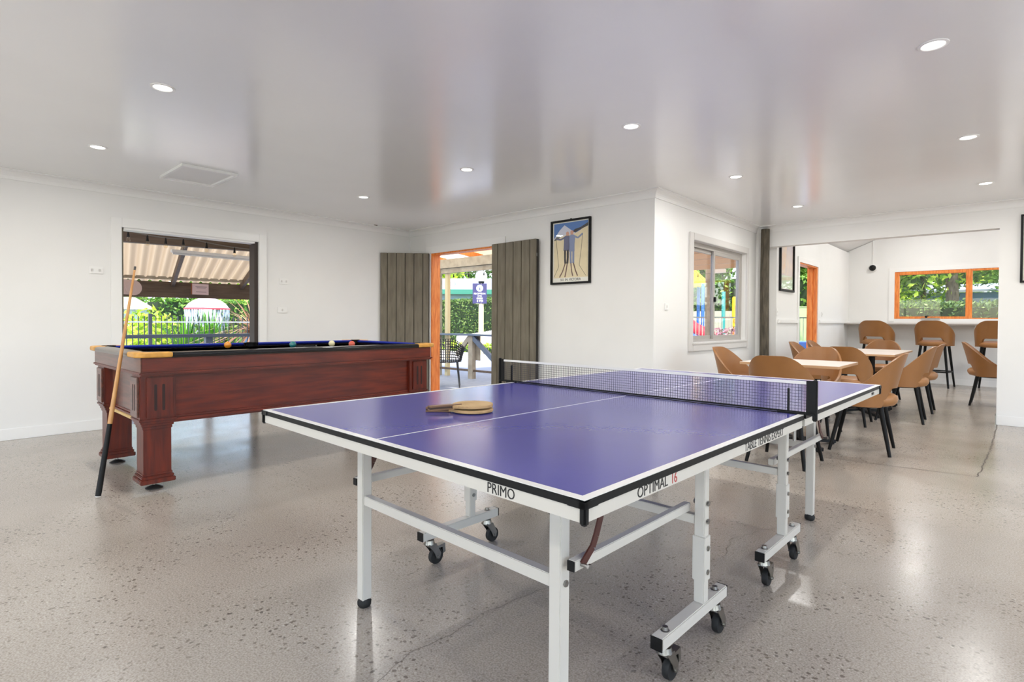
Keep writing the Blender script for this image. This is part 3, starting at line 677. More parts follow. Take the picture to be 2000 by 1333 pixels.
# lettering on the aprons: near end (facing -v) and the right side (facing +u)
text('lettering', 'PRIMO', BLKPRT, hn, .034, (1.292, .0028, .7155), (PI/2, 0, 0), .88)
text('lettering', 'OPTIMAL', BLKPRT, hn, .036, (Wd-.0038, .198, .716), (PI/2, 0, PI/2), .93, align='LEFT')
text('lettering', '16', REDPRT, hn, .036, (Wd-.0038, .352, .716), (PI/2, 0, PI/2), .85, align='LEFT')
text('lettering', 'TABLE TENNIS EXPERT', BLKPRT, hn, .036, (Wd-.0038, .81, .716), (PI/2, 0, PI/2), .95, align='LEFT')
text('lettering', 'PRIMO', BLKPRT, hf, .022, (Wd-.0038, 2.56, .720), (PI/2, 0, PI/2), 1.0, align='LEFT')
def caster(u, v, brake, parent_off=.035):
    c = obj('caster', lathe(B(), [(0, .118), (.02, .118), (.022, .108), (.024, .1), (.012, .1), (0, .1)], 16, (u, v, 0)), STEEL, tt, True)
    wu, wv, r = u, v+parent_off, .036
    for s in (-1, 1): obj('fork', prism(B(), [(-.02, .102), (.022, .102), (.05, .05), (.044, .03), (.026, .03), (.012, .06)], lambda p, t: (wu+s*.018+.003*t*s, v+p[0], p[1])), STEEL, c)
    obj('wheel', lathe(B(), [(0, -.012), (.02, -.012), (.034, -.011), (r, -.006), (r, .006), (.034, .011), (.02, .012), (0, .012)], 24, (wu, wv, r), 'x'), RUBBER, c, True)
    obj('axle', lathe(B(), [(0, -.025), (.007, -.025), (.007, .025), (0, .025)], 12, (wu, wv, r), 'x'), STEEL, c)
    obj('fork_top', bx(u-.021, u+.021, v-.02, v+.024, .094, .101, bev=.002), STEEL, c)
    if brake:
        obj('brake_lever', prism(B(), [(.045, .082), (.085, .085), (.088, .045), (.074, .04), (.07, .07), (.045, .072)], lambda p, t: (wu-.012+.024*t, v+p[0]-.005, p[1])), STEEL, c)
    obj('stem_nut', lathe(B(), [(0, .178), (.009, .178), (.01, .168), (.014, .167), (.014, .163), (0, .163)], 12, (u, v, 0)), STEEL, c)
def bolt(p, ax): obj('bolt', lathe(B(), [(0, -.026), (.009, -.026), (.009, -.02), (.005, -.02), (.005, .02), (.009, .02), (.009, .026), (0, .026)], 6, p, ax), STEEL, tt)
def under(vleg, vup, vb0, vb1):
    e = 1 if vup > vleg else -1
    for u, s in ((.28, 1), (1.245, -1)):
        lg = obj('leg', bx(u-.02, u+.02, vleg-.02, vleg+.02, .03, .742, bev=.003), TTWHITE, tt)
        obj('rubber_foot', lathe(B(), [(0, 0), (.02, 0), (.026, .008), (.027, .02), (.02, .032), (0, .034)], 16, (u, vleg, 0)), RUBBER, lg, True)
    obj('crossbar', bx(.30, 1.225, vleg-.015, vleg+.015, .40, .435, bev=.002), TTWHITE, tt)
    for u, so in ((.18, 1), (1.345, -1)):
        obj('upright', bx(u-.018, u+.018, vup-.018, vup+.018, .165, .742, bev=.003), TTWHITE, tt)
        sl = obj('sleeve', bx(u-.022, u+.022, vup-.022, vup+.022, .24, .39, bev=.002), TTWHITE, tt)
        for z in (.27, .35, .44, .5): bolt((u, vup, z), 'x')
        obj('foot_bar', bx(u-.02, u+.02, vb0, vb1, .125, .165, bev=.003), TTWHITE, tt)
        for vv in (vb0, vb1): a, b2 = sorted((vv, vv+(-.004 if vv == vb0 else .004))); obj('end_plug', bx(u-.019, u+.019, a, b2, .126, .164), BLACK, tt)
        caster(u, vb0+.05, True); caster(u, vb1-.06, False)
        um = .232 if so > 0 else 1.293
        a, b2 = sorted((vleg-e*.01, vup)); obj('side_bar', bx(um-.012, um+.012, a, b2, .462, .49, bev=.002), TTWHITE, tt)
        obj('bar_plug', bx(um-.011, um+.011, *sorted((vleg-e*.01, vleg-e*.014)), .463, .489), BLACK, tt)
        ub = um-so*.016
        bm = B(); P = [(ub, vleg+e*.015, .476), (ub, vleg+e*.06, .51), (ub, vleg+e*.075, .535), (ub, vleg+e*.15, .70), (ub, vleg+e*.16, .735)]
        for a, b2 in zip(P, P[1:]): bar(bm, a, b2, .005, .022, (0, -e, 1))
        obj('folding_brace', bm, BROWNST, tt); bolt((ub, vleg+e*.015, .476), 'x')
        bolt((.28 if so > 0 else 1.245, vleg, .418), 'x')
    obj('crossbar', bx(.198, 1.327, vup-.014, vup+.014, .425, .455, bev=.002), TTWHITE, tt)
under(.27, .905, .61, 1.075); under(2.50, 1.72, 1.45, 1.915)
# net with clamp posts
nv = HL+GAP/2
net = thing('table_tennis_net', 'dark mesh table tennis net with white top tape and black posts', 'net', tt.location, TA)
n0, n1, z0, z1 = -.105, Wd+.035, .768, .884
bm = B(); step = .0115
k = 0
while n0+.02+k*step < n1-.02:
    u = n0+.02+k*step; bar(bm, (u, nv, z0), (u, nv, z1-.008), .0013, .0013); k += 1
k = 0
while z0+k*step < z1-.005:
    z = z0+k*step; bar(bm, (n0, nv, z), (n1, nv, z), .0013, .0013, (0, 1, 0)); k += 1
o = obj('mesh', bm, NETM, net); o['kind'] = 'stuff'
obj('top_tape', bx(n0, n1, nv-.002, nv+.002, z1-.010, z1+.001), TTLINE, net)
obj('bottom_cord', bx(n0, n1, nv-.002, nv+.002, z0-.005, z0+.002), BLACK, net)
for u, s in ((n0, 1), (n1, -1)):
    p = obj('post', bx(u-.008, u+.008, nv-.008, nv+.008, .738, .892, bev=.003), BLACK, net)
    obj('sleeve', bx(*sorted((u+s*.008, u+s*.03)), nv-.004, nv+.004, z0-.01, z1+.004), BLACK, p)
    obj('clamp_arm', bx(*sorted((u, u+s*.13)), nv-.011, nv+.011, .7605, .766), BLACK, p)
    obj('clamp_bracket', bx(*sorted((u+s*.055, u+s*.085)), nv-.008, nv+.008, .70, .7605), BLACK, p)
    obj('clamp_screw', tube(B(), [(u+s*.07, nv, .655), (u+s*.07, nv, .712)], .006, 10), STEEL, p)
    obj('gauge', bx(*sorted((u+s*.09, u+s*.096)), nv-.006, nv+.006, .766, .855), BLACK, p)
# two old wooden bats, one on the other
def bat(name, label, c, z, ang, cols, tilt=0):
    t = thing(name, label, 'bat', (*c, z), ang); t.rotation_euler = (0, tilt, ang)
    pts = []
    for k in range(33):
        a = -PI+.36+(2*PI-.72)*k/32; pts.append((.078+.078*math.cos(a)-.0, .074*math.sin(a)))
    blade = [(-.012, .014)]+pts[::-1]+[(-.012, -.014)]
    blade = [(-.012, -.016)]+pts+[(-.012, .016)]
    def slab(z0, z1, sc=1): return prism(B(), [((p[0]-.078)*sc+.078, p[1]*sc) for p in blade], lambda p, q: (p[0], p[1], z0+(z1-z0)*q))
    obj('blade', slab(.004, .0105), cols[0], t); obj('rubber', slab(.0105, .0125, .985), cols[1], t); obj('rubber', slab(.002, .004, .985), cols[1], t)
    h = obj('handle', bx(-.10, -.005, -.014, .014, -.001, .004, bev=.0015), cols[2], t); obj('handle', bx(-.10, -.005, -.014, .014, .0105, .016, bev=.0015), cols[2], t)
    obj('handle_core', bx(-.099, -.005, -.0125, .0125, .004, .0105), cols[3], t)
    obj('handle_wedge', prism(B(), [(-.012, -.014), (.03, -.004), (.03, .004), (-.012, .014)], lambda p, q: (p[0], p[1], .0105+.0045*q)), cols[2], t)
    return t
OW = woodmat('old_bat_wood', (160, 124, 82), (196, 160, 112), .6, 3, (2, 16, 16)); OC = mat('worn_cork', (186, 152, 104), .85, rgb2=(206, 174, 126), scale=12, bump=.2)
OD = woodmat('bat_handle', (112, 80, 56), (150, 116, 84), .55, 3, (2, 20, 20)); OK_ = mat('bat_core', (64, 44, 34), .6)
bat('table_tennis_bat', 'lower worn wooden table tennis bat with its handle pointing left', (-1.581, 1.378), .7615, .734, (OW, OC, OD, OK_))
bat('table_tennis_bat', 'upper worn wooden table tennis bat stacked on the other', (-1.545, 1.355), .779, .734+.55, (OW, OC, OD, OK_), -.0)

# ---------------------------------------------------------------- dining furniture
def sstep(a, b2, x):
    t = max(0, min(1, (x-a)/(b2-a))); return t*t*(3-2*t)
def shell(zseat, ztop, zgap, wfl=.03):
    """curved wrap-around back; back centre at -y, opening to +y"""
    bm = B(); NT, NZ = 64, 7; TM = math.radians(128); grid = {}
    for side in (0, 1):
        for i in range(NT+1):
            th = -TM+2*TM*i/NT; a = abs(th)
            zt = zseat+.045+(ztop-zseat-.045)*(1-sstep(.28, 2.15, a))
            zb = zseat-.075+(zgap-(zseat-.075))*(1-sstep(.50, .86, a))
            for j in range(NZ+1):
                q = j/NZ; z = zb+(zt-zb)*q
                hh = (z-zseat+.07)/(ztop-zseat+.07)
                fl_ = 1+.10*max(0, hh)**1.3
                off = 0 if side == 0 else .03*(1-.35*q)
                rx = (.245*fl_-off); ry = (.225*fl_-off); lean = -.075*max(0, hh)**1.4*math.cos(th/2)
                grid[side, i, j] = bm.verts.new((rx*math.sin(th), -ry*math.cos(th)+lean-.01, z-(0 if side == 0 else .0)))
    for side in (0, 1):
        for i in range(NT):
            for j in range(NZ): bm.faces.new((grid[side, i, j], grid[side, i+1, j], grid[side, i+1, j+1], grid[side, i, j+1]))
    for i in range(NT):
        for j in (0, NZ): bm.faces.new((grid[0, i, j], grid[0, i+1, j], grid[1, i+1, j], grid[1, i, j]))
    for i in (0, NT):
        for j in range(NZ): bm.faces.new((grid[0, i, j], grid[0, i, j+1], grid[1, i, j+1], grid[1, i, j]))
    return bm
def cushion(zc, h):
    pr = [(0, -h/2), (.17, -h/2), (.2, -h*.42), (.218, -h*.2), (.224, .05*h), (.217, h*.28), (.195, h*.42), (.15, h*.5), (0, h*.53)]
    bm = lathe(B(), [(max(r, 0), z) for r, z in pr], 32, (0, .0, zc))
    for v in bm.verts: v.co.y = v.co.y*1.06-.028
    return bm
def make_chair():
    t = thing('dining_chair', 'x', 'chair', (0, 0, 0), 0, 'tan dining chairs')
    obj('backrest', shell(.475, .855, .56), TAN, t, True)
    obj('seat', cushion(.455, .11), TANS, t, True)
    obj('seat_base', lathe(B(), [(0, .385), (.17, .385), (.19, .395), (.19, .41), (0, .41)], 24), BLKWOOD, t)
    for sx in (-1, 1):
        for sy in (-1, 1): obj('leg', tube(B(), [(sx*.15, sy*.14-.01, .40), (sx*.215, sy*.215-(.01 if sy < 0 else 0), 0)], [.021, .013], 12), BLKWOOD, t, True)
    return t
def make_stool():
    t = thing('bar_stool', 'x', 'stool', (0, 0, 0), 0, 'tan bar stools')
    obj('backrest', shell(.80, 1.16, .865), TAN, t, True)
    obj('seat', cushion(.765, .10), TANS, t, True)
    for sx in (-1, 1):
        for sy in (-1, 1): obj('leg', tube(B(), [(sx*.15, sy*.14, .72), (sx*.215, sy*.205, 0)], [.02, .013], 12), BLKWOOD, t, True)
    for a, b2 in (((-.19, -.18), (.19, -.18)), ((-.19, .18), (.19, .18)), ((-.19, -.18), (-.19, .18)), ((.19, -.18), (.19, .18))): obj('footrest', bar(B(), (*a, .27), (*b2, .27), .02, .022), BLKWOOD, t)
    return t
ch0 = make_chair(); first = [True]
def chair(x, y, face, lab):
    """face: direction (degrees, world) the sitter looks"""
    o = ch0 if first[0] else copytree(ch0); first[0] = False
    o.location = (x, y, 0); o.rotation_euler = (0, 0, math.radians(face-90)); o['label'] = lab
    return o
chair(-1.345, 4.68, 88, 'tan tub dining chair with its broad back to the table tennis table')
chair(-.98, 5.60, 184, 'tan dining chair with black legs beside the far right corner of the table tennis table')
chair(-1.51, 6.12, 268, 'tan dining chair at the far side of the nearest dining table, facing us')
chair(-1.96, 5.56, -4, 'tan dining chair at the left end of the nearest dining table, below the sliding window')
chair(-1.37, 6.98, 92, 'tan dining chair with its back to us at the joined tables')
chair(-.95, 7.60, 183, 'tan dining chair on the right of the joined tables, nearer one')
chair(-.95, 8.55, 182, 'tan dining chair on the right of the joined tables, farther one')
chair(-1.42, 9.38, 270, 'tan dining chair at the far end of the joined tables, below a bar stool')
chair(-1.89, 7.88, 0, 'tan dining chair on the left of the joined tables, nearer the dark post')
chair(-1.89, 8.72, 0, 'tan dining chair on the left of the joined tables, below the orange door frame')
chair(-.20, 9.80, 0, 'tan dining chair facing right, cut by the white wall edge')
def dtable(x, y, lab, first_t=[None]):
    if first_t[0] is None:
        t = thing('dining_table', lab, 'table', (x, y, 0), 0, 'pale laminate dining tables')
        tp = obj('tabletop', bx(-.40, .40, -.37, .37, .728, .75, bev=.002), EDGELAM, t); obj('surface', bx(-.398, .398, -.368, .368, .749, .7512), CREAMLAM, tp)
        obj('column', tube(B(), [(0, 0, .04), (0, 0, .72)], .038, 16), BLACK, t, True); obj('mounting_plate', bx(-.2, .2, -.2, .2, .715, .728), BLACK, t)
        for k in range(4):
            a = PI/4+PI/2*k; c, s = math.cos(a), math.sin(a); bm = B()
            bar(bm, (c*.03, s*.03, .055), (c*.34, s*.34, .026), .06, .03); f = obj('foot', bm, BLACK, t)
            obj('glide', lathe(B(), [(0, 0), (.02, 0), (.022, .016), (0, .016)], 12, (c*.32, s*.32, 0)), BLACK, f)
        first_t[0] = t; return t
    t = copytree(first_t[0]); t.location = (x, y, 0); t['label'] = lab; return t
dtable(-1.445, 5.42, 'pale topped dining table nearest the table tennis table')
dtable(-1.385, 7.78, 'pale topped dining table, near one of the joined pair')
dtable(-1.385, 8.525, 'pale topped dining table, far one of the joined pair')
st0 = make_stool()
for i, (x, lab) in enumerate(((-1.88, 'tan bar stool at the left end of the counter'), (-1.02, 'tan bar stool in the middle, under the left window light'), (-.20, 'tan bar stool cut off by the white wall on the right'))):
    o = st0 if i == 0 else copytree(st0); o.location = (x, 12.08, 0); o['label'] = lab; o.rotation_euler = (0, 0, (-.10, -.12, -.08)[i]); o.scale = (1.13, 1.1, 1)
ct = thing('bar_counter', 'narrow white bar counter running under the orange window', 'counter', (XF, YE, 0))
obj('top', bx(.002, XR-XF-.002, -.38, -.018, 1.085, 1.12, bev=.004), DULLTRIM, ct); obj('edge_strip', bx(.002, XR-XF-.002, -.384, -.38, 1.083, 1.1), mat('grey_edge', (150, 142, 134), .5), ct)
for x in (.3, 2.0, 3.6): obj('bracket', bx(x-.02, x+.02, -.34, -.018, 1.03, 1.085), TRIM, ct)

# ---------------------------------------------------------------- outside: ground
struct('ground', bx(-60, 40, -30, 60, -.5, -.16), GRASS, label='grass beyond the paving')
struct('paving_verandah', bx(-12.2, XA-TH, -6, 12.9, -.15, -.03), DECK, label='blue grey verandah paving')
struct('paving_courtyard', bx(XA-TH, XC-TH, YB+TH, 12.9, -.15, -.03), DECK, label='blue grey courtyard paving')
struct('driveway', bx(-26, -3, 12.9, 19.5, -.17, -.06), CONC_OUT, label='pale sunlit concrete driveway')
struct('driveway_side', bx(-40, -12.2, -12, 12.9, -.17, -.08), CONC_OUT, label='pale pool surround concrete')
struct('paving_right', bx(XR+TH, 16, -14, 20, -.15, -.05), CONC_OUT, label='pale concrete apron on the right of the building')
struct('paving_rear', bx(-14, XR+TH, -14, YR-TH, -.15, -.05), CONC_OUT, label='pale concrete apron behind the camera')
struct('paving_end', bx(-3, XR+TH, YE+TH, 15.0, -.15, -.05), CONC_OUT, label='paving outside the dining room window')

# ---------------------------------------------------------------- foliage helpers
def leaves(bm, pts, size, flat=.0):
    for p in pts:
        a = Vector((random.gauss(0, 1), random.gauss(0, 1), random.gauss(0, 1)+flat)).normalized(); x, y, _ = frame_vec(a)
        t = random.uniform(0, 2*PI); u = x*math.cos(t)+y*math.sin(t); v = a.cross(u); s = size*random.uniform(.6, 1.3); p = Vector(p)
        bm.faces.new([bm.verts.new(p-u*s), bm.verts.new(p-v*s*.45), bm.verts.new(p+u*s), bm.verts.new(p+v*s*.45)])
    return bm
def blob(n, c, r, lumps=7):
    L = [(Vector((random.uniform(-.6, .6)*r[0], random.uniform(-.6, .6)*r[1], random.uniform(-.5, .6)*r[2])), random.uniform(.45, .7)) for _ in range(lumps)]
    out = []
    for _ in range(n):
        l, q = random.choice(L); d = Vector((random.gauss(0, 1), random.gauss(0, 1), random.gauss(0, 1))).normalized()*random.uniform(.75, 1.05)*q
        out.append(Vector(c)+l+Vector((d.x*r[0], d.y*r[1], d.z*r[2])))
    return out
def tree(label, base, h, r, n, m, size, trunk=.12, cz=.68, name='tree', group=None):
    t = thing(name, label, 'tree', base, 0, group)
    obj('trunk', tube(B(), [(0, 0, -.1), (.03, .02, h*.3), (-.04, .05, h*.55), (.02, 0, h*.75)], [trunk, trunk*.8, trunk*.7, trunk*.4], 10), BARK, t, True)
    for k in range(3):
        a = 2.1*k+.4; obj('branch', tube(B(), [(-.02, .03, h*.45), (math.cos(a)*r*.3, math.sin(a)*r*.3, h*.62), (math.cos(a)*r*.6, math.sin(a)*r*.6, h*.78)], [trunk*.5, trunk*.35, trunk*.15], 8), BARK, t, True)
    o = obj('foliage', leaves(B(), blob(n, (0, 0, h*cz), (r, r, h*.34)), size), m, t); o['kind'] = 'stuff'
    return t
def hedge(label, a, b2, wd, z0, z1, n, m, size, name='hedge'):
    a, b2 = Vector((*a, 0)), Vector((*b2, 0)); d = (b2-a); s = Vector((-d.y, d.x, 0)).normalized()
    t = thing(name, label, 'hedge', a); L = d.length; P = []
    for _ in range(n):
        u = random.random(); f = random.random()
        if f < .4: w_, z = random.uniform(-1, 1), z1+random.gauss(0, .04)
        else: w_, z = random.choice((-1, 1))+random.gauss(0, .1), random.uniform(z0, z1)
        P.append(d*u+s*w_*wd/2+Vector((0, 0, z)))
    o = obj('leaves', leaves(B(), P, size), m, t); o['kind'] = 'stuff'
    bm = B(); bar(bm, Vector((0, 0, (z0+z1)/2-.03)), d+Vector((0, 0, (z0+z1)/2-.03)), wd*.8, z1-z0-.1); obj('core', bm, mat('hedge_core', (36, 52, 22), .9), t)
    return t
def festoon(label, P0, P1, n, sag, drop=.1, bs=.03):
    P0, P1 = Vector(P0), Vector(P1); t = thing('string_lights', label, 'string lights', (0, 0, 0))
    f = lambda q: P0.lerp(P1, q)-Vector((0, 0, sag*4*q*(1-q)))
    obj('cord', tube(B(), [f(k/20) for k in range(21)], .006, 6), mat('cord_grey', (120, 116, 110), .6), t)
    for k in range(n):
        p = f((k+.5)/n); s = obj('socket', tube(B(), [p, p-Vector((0, 0, drop))], [.006, .016], 8), BLACK, t)
        obj('bulb', sphere(B(), p-Vector((0, 0, drop+bs)), bs, 10, 8, 1.2), CLEARB, s, True)
    return t

# ---------------------------------------------------------------- outside the left doorway: verandah, fence, garden
va = thing('verandah_roof', 'corrugated verandah roof on brown rafters seen through the wide doorway', 'roof', (-6.9, 2.1, 0), math.radians(90+78.4))
# local x = outwards (down slope), local y = along ; z0 - .21 x
zr = lambda s: 2.62-.21*s
bm = B(); NY, NX = 660, 1; ys = [(-2.4+7.4*k/NY) for k in range(NY+1)]
prev = None
for y in ys:
    zc = .04*math.sin(y*2*PI/.152); cur = (bm.verts.new((-.1, y, zr(-.1)+zc)), bm.verts.new((4.15, y, zr(4.15)+zc)))
    if prev: bm.faces.new((prev[0], prev[1], cur[1], cur[0]))
    prev = cur
sh = obj('roof_sheet', bm, CORRUG, va, True)
for y in (-2.28, -1.2, -.13, .90, 1.93, 3.0, 4.1): obj('rafter', bar(B(), (0, y, zr(0)-.075), (4.0, y, zr(4)-.075), .05, .11), BROWNBEAM, va)
obj('fascia_beam', bx(3.95, 4.02, -2.4, 5, zr(4)-.30, zr(4)-.03), BROWNBEAM, va)
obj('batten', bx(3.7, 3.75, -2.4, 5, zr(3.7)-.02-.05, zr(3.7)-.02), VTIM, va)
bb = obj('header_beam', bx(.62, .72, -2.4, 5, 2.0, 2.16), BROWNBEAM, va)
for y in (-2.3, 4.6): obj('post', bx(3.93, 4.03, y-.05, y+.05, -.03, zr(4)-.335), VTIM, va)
tl = thing('tube_light', 'long white fluorescent batten under the verandah roof', 'light', (-8.55, 3.0, 2.02), math.radians(90+2))
obj('body', bx(-.62, .62, -.03, .03, 0, .04, bev=.004), TRIM, tl); obj('tube', tube(B(), [(-.6, 0, -.015), (.6, 0, -.015)], .013, 10), TTLINE, tl)
sg = thing('paper_notice', 'pale pink paper notice taped on the verandah fascia', 'notice', (-10.62, 3.42, 1.73), math.radians(90+11.6)-.0)
obj('sheet', bx(-.155, .155, -.012, -.008, -.19, 0), mat('pink_paper', (226, 200, 200), .7), sg)
for z, w_ in ((-.05, .1), (-.07, .08), (-.14, .09)): obj('print_line', bx(-w_, w_, -.0135, -.012, z-.004, z+.004), mat('grey_print', (130, 110, 116), .7), sg)
obj('tape', bx(-.175, -.155, -.014, -.008, -.19, 0), mat('rust_edge', (150, 92, 66), .7), sg)
sg = thing('hanging_sign', 'pale round topped board hanging at the left of the fascia', 'sign', (-10.55, 2.36, 1.50), math.radians(90+11.6))
obj('board', bx(-.16, .05, -.03, -.015, 0, .24), mat('pale_pink_board', (214, 190, 182), .7), sg); obj('disc', lathe(B(), [(0, -.04), (.12, -.04), (.12, -.028), (0, -.028)], 24, (.04, 0, .11), 'y'), mat('pale_pink_board', (214, 190, 182), .7), sg)
festoon('string of festoon bulbs hanging under the verandah header, left half', (-7.25, 1.52, 2.10), (-7.25, 2.24, 2.06), 4, .035, .07, .022)
festoon('string of festoon bulbs hanging under the verandah header, right half', (-7.25, 2.24, 2.06), (-7.25, 3.2, 2.02), 3, .03, .07, .022)
lr = thing('verandah_leaner', 'blue grey painted timber bar leaner outside the wide doorway', 'rail', (-8.7, 2.6, -.03))
obj('top', bx(-.09, .09, -1.4, 1.6, .88, .925, bev=.004), BLUETIM, lr)
for y in (-1.2, .3, 1.4): obj('post', bx(-.045, .045, y-.045, y+.045, 0, .88), BLUETIM, lr)
# pool fence
pf = thing('pool_fence', 'dark steel picket pool fence across the garden', 'fence', (-13, 0, -.08))
for z in (1.13, .1): obj('rail', bx(-.015, .015, -.5, 7.5, z-.015, z+.015), mat('pale_fence_rail', (150, 156, 160), .4) if z > 1 else FENCE, pf)
pk = None
for k in range(80):
    y = -.45+k*.1
    if pk is None: pk = obj('picket', bx(-.008, .008, -.008, .008, .05, 1.25), FENCE, pf); pk.location = (0, y, 0)
    else: o = pk.copy(); link(o); o.parent = pf; o.location = (0, y, 0)
for y in (.9, 3.25, 5.6): obj('post', bx(-.03, .03, y-.03, y+.03, 0, 1.3), FENCE, pf)
# water mushroom
wm = thing('water_mushroom', 'white domed water mushroom with a red rim and falling water', 'water feature', (-22, 7.3, -.1))
obj('stem', tube(B(), [(0, 0, 0), (0, 0, 1.6)], .13, 16), TTLINE, wm, True)
obj('cap', lathe(B(), [(0, 2.02), (.2, 2.0), (.42, 1.92), (.6, 1.79), (.72, 1.62), (.74, 1.6), (.6, 1.6), (0, 1.64)], 36), mat('mushroom_cap', (246, 236, 232), .35, rgb2=(240, 196, 192), scale=3), wm, True)
obj('rim', lathe(B(), [(.72, 1.635), (.752, 1.615), (.752, 1.575), (.7, 1.575)], 36), mat('red_rim', (206, 66, 72), .4), wm, True)
WATER = bpy.data.materials.new('falling_water'); WATER.use_nodes = True; n_ = WATER.node_tree
_t = n_.nodes.new('ShaderNodeBsdfTransparent'); _m = n_.nodes.new('ShaderNodeMixShader'); _tc = n_.nodes.new('ShaderNodeTexCoord'); _mp = n_.nodes.new('ShaderNodeMapping'); _mp.inputs['Scale'].default_value = (9, 9, .9)
_z = n_.nodes.new('ShaderNodeTexNoise'); _z.inputs['Scale'].default_value = 3; _r = n_.nodes.new('ShaderNodeValToRGB'); _r.color_ramp.elements[0].position = .42; _r.color_ramp.elements[1].position = .66
n_.links.new(_tc.outputs['Object'], _mp.inputs[0]); n_.links.new(_mp.outputs[0], _z.inputs['Vector']); n_.links.new(_z.outputs[0], _r.inputs[0]); n_.links.new(_r.outputs[0], _m.inputs[0])
n_.links.new(_t.outputs[0], _m.inputs[1]); n_.links.new(n_.nodes['Principled BSDF'].outputs[0], _m.inputs[2]); n_.links.new(_m.outputs[0], n_.nodes['Material Output'].inputs[0])
n_.nodes['Principled BSDF'].inputs['Base Color'].default_value = (*lin((226, 236, 246)), 1); n_.nodes['Principled BSDF'].inputs['Roughness'].default_value = .15
obj('falling_water', lathe(B(), [(.735, 1.58), (.72, 1.1), (.69, .5), (.67, 0)], 48), WATER, wm, True)
struct('pool_basin', lathe(B(), [(0, -.06), (1.9, -.06), (1.95, -.04), (2.1, -.04), (2.1, -.1), (0, -.1)], 40, (-22, 7.3, 0)), mat('pool_blue', (120, 176, 206), .2), label='shallow blue pool under the water mushroom')
# strap-leaved clumps, lime shrubs, dry palm, planters
def clump(label, base, n, ln, m, wd=.035, spread=.5, cat='plant', name='strap_leaf_plant', droop=.25):
    t = thing(name, label, cat, base); bm = B()
    for k in range(n):
        a = random.uniform(0, 2*PI); q = random.uniform(.1, 1)*spread; L = ln*random.uniform(.7, 1.1); d = Vector((math.cos(a)*q, math.sin(a)*q, 1)).normalized(); s = Vector((-math.sin(a), math.cos(a), 0)); prev = None
        for j in range(6):
            u = j/5; p = d*L*u+Vector((math.cos(a), math.sin(a), -1))*droop*L*u*u*q; w_ = wd*(1-u**2)+.003; cur = (bm.verts.new(p-s*w_), bm.verts.new(p+s*w_))
            if prev: bm.faces.new((prev[0], prev[1], cur[1], cur[0]))
            prev = cur
    o = obj('leaves', bm, m, t); o['kind'] = 'stuff'
    obj('crown', lathe(B(), [(0, 0), (.09, 0), (.1, .06), (.05, .12), (0, .13)], 10), BARK, t)
    return t
clump('left green strap leaved cycad behind the pool fence', (-15.2, 4.55, -.08), 60, 1.25, G_CYC, .05)
clump('middle green strap leaved cycad in front of the water mushroom', (-15.0, 5.0, -.08), 70, 1.35, G_CYC, .05)
clump('right green strap leaved cycad in front of the water mushroom', (-15.2, 5.5, -.08), 60, 1.2, G_CYC, .05)
def shrub(label, base, r, h, n, m, size):
    t = thing('shrub', label, 'shrub', base); o = obj('foliage', leaves(B(), blob(n, (0, 0, h*.55), (r, r, h*.5), 9), size), m, t); o['kind'] = 'stuff'
    obj('stems', tube(B(), [(0, 0, 0), (.03, .02, h*.5)], .03, 6), BARK, t); return t
shrub('bright lime shrub behind the pool fence', (-16.4, 4.1, -.08), .75, 1.35, 900, G_LITE, .085)
shrub('low lime shrub beside the lime bush, nearer the fence', (-14.6, 3.55, -.08), .5, .95, 500, G_LITE, .07)
shrub('yellow green shrub just left of the cycads', (-17.0, 4.95, -.08), .6, 1.2, 600, G_MID, .08)
t = clump('dry brown palm skirt at the right of the doorway view', (-13.6, 5.55, .75), 160, 1.25, G_DEAD, .018, 2.4, name='dry_palm', droop=.55)
obj('trunk', tube(B(), [(0, 0, -.4), (0, 0, .2)], .12, 10), BARK, t)
pn = thing('blue_planter', 'square blue planter under the dry palm', 'planter', (-13.6, 5.75, -.08)); obj('body', bx(-.32, .32, -.32, .32, 0, .78, bev=.02), mat('planter_blue', (96, 140, 186), .5), pn); obj('soil', bx(-.29, .29, -.29, .29, .75, .785), BARK, pn)
hedge('clipped hedge behind the water mushroom', (-24.5, 6.2), (-25.5, 13.5), 1.1, -.1, 1.85, 5000, G_MID, .085)
# pale shed left, house roof right, trees behind
sh = thing('garden_shed', 'pale green metal garden shed with a cream ridged roof', 'shed', (-24, 4.2, -.1))
obj('wall', bx(-1, 1, -2.4, 1.5, 0, 1.55), mat('pale_green_sheet', (146, 162, 152), .5), sh)
for k in range(26): y = -2.35+k*.15; obj('rib', bx(1.0, 1.02, y, y+.05, 0, 1.55), mat('pale_green_sheet', (146, 162, 152), .5), sh)
rf = obj('roof', prism(B(), [(1.2, 1.55), (-1.2, 2.0), (-1.2, 2.05), (1.2, 1.62)], lambda p, q: (p[0], -2.5+4.1*q, p[1])), mat('cream_sheet', (176, 164, 134), .5), sh)
hs = thing('neighbour_house', 'grey tiled house roof beyond the pool at the right', 'house', (-40, 14.5, -.1))
obj('wall', bx(-3, 3, -4.5, 5, 0, 2.2), mat('house_brick', (170, 140, 120), .8), hs)
obj('roof', prism(B(), [(4, 2.1), (0, 3.9), (-4, 2.1)], lambda p, q: (p[0]*(1), -5+p[1]*0+11*q+(1.6 if p[1] > 3 else 0)*(1-2*q), p[1])), mat('grey_tiles', (150, 152, 160), .6, rgb2=(190, 192, 198), scale=14, stretch=(1, 1, 12)), hs)
for k in range(9): z = 2.2+k*.19; x = 4-(z-2.1)*4/1.8; obj('tile_course', bx(x-.02, x+.1, -4.6+k*.17, 5.6-k*.17, z-.03, z+.02), mat('tile_edge', (128, 130, 138), .7), hs)
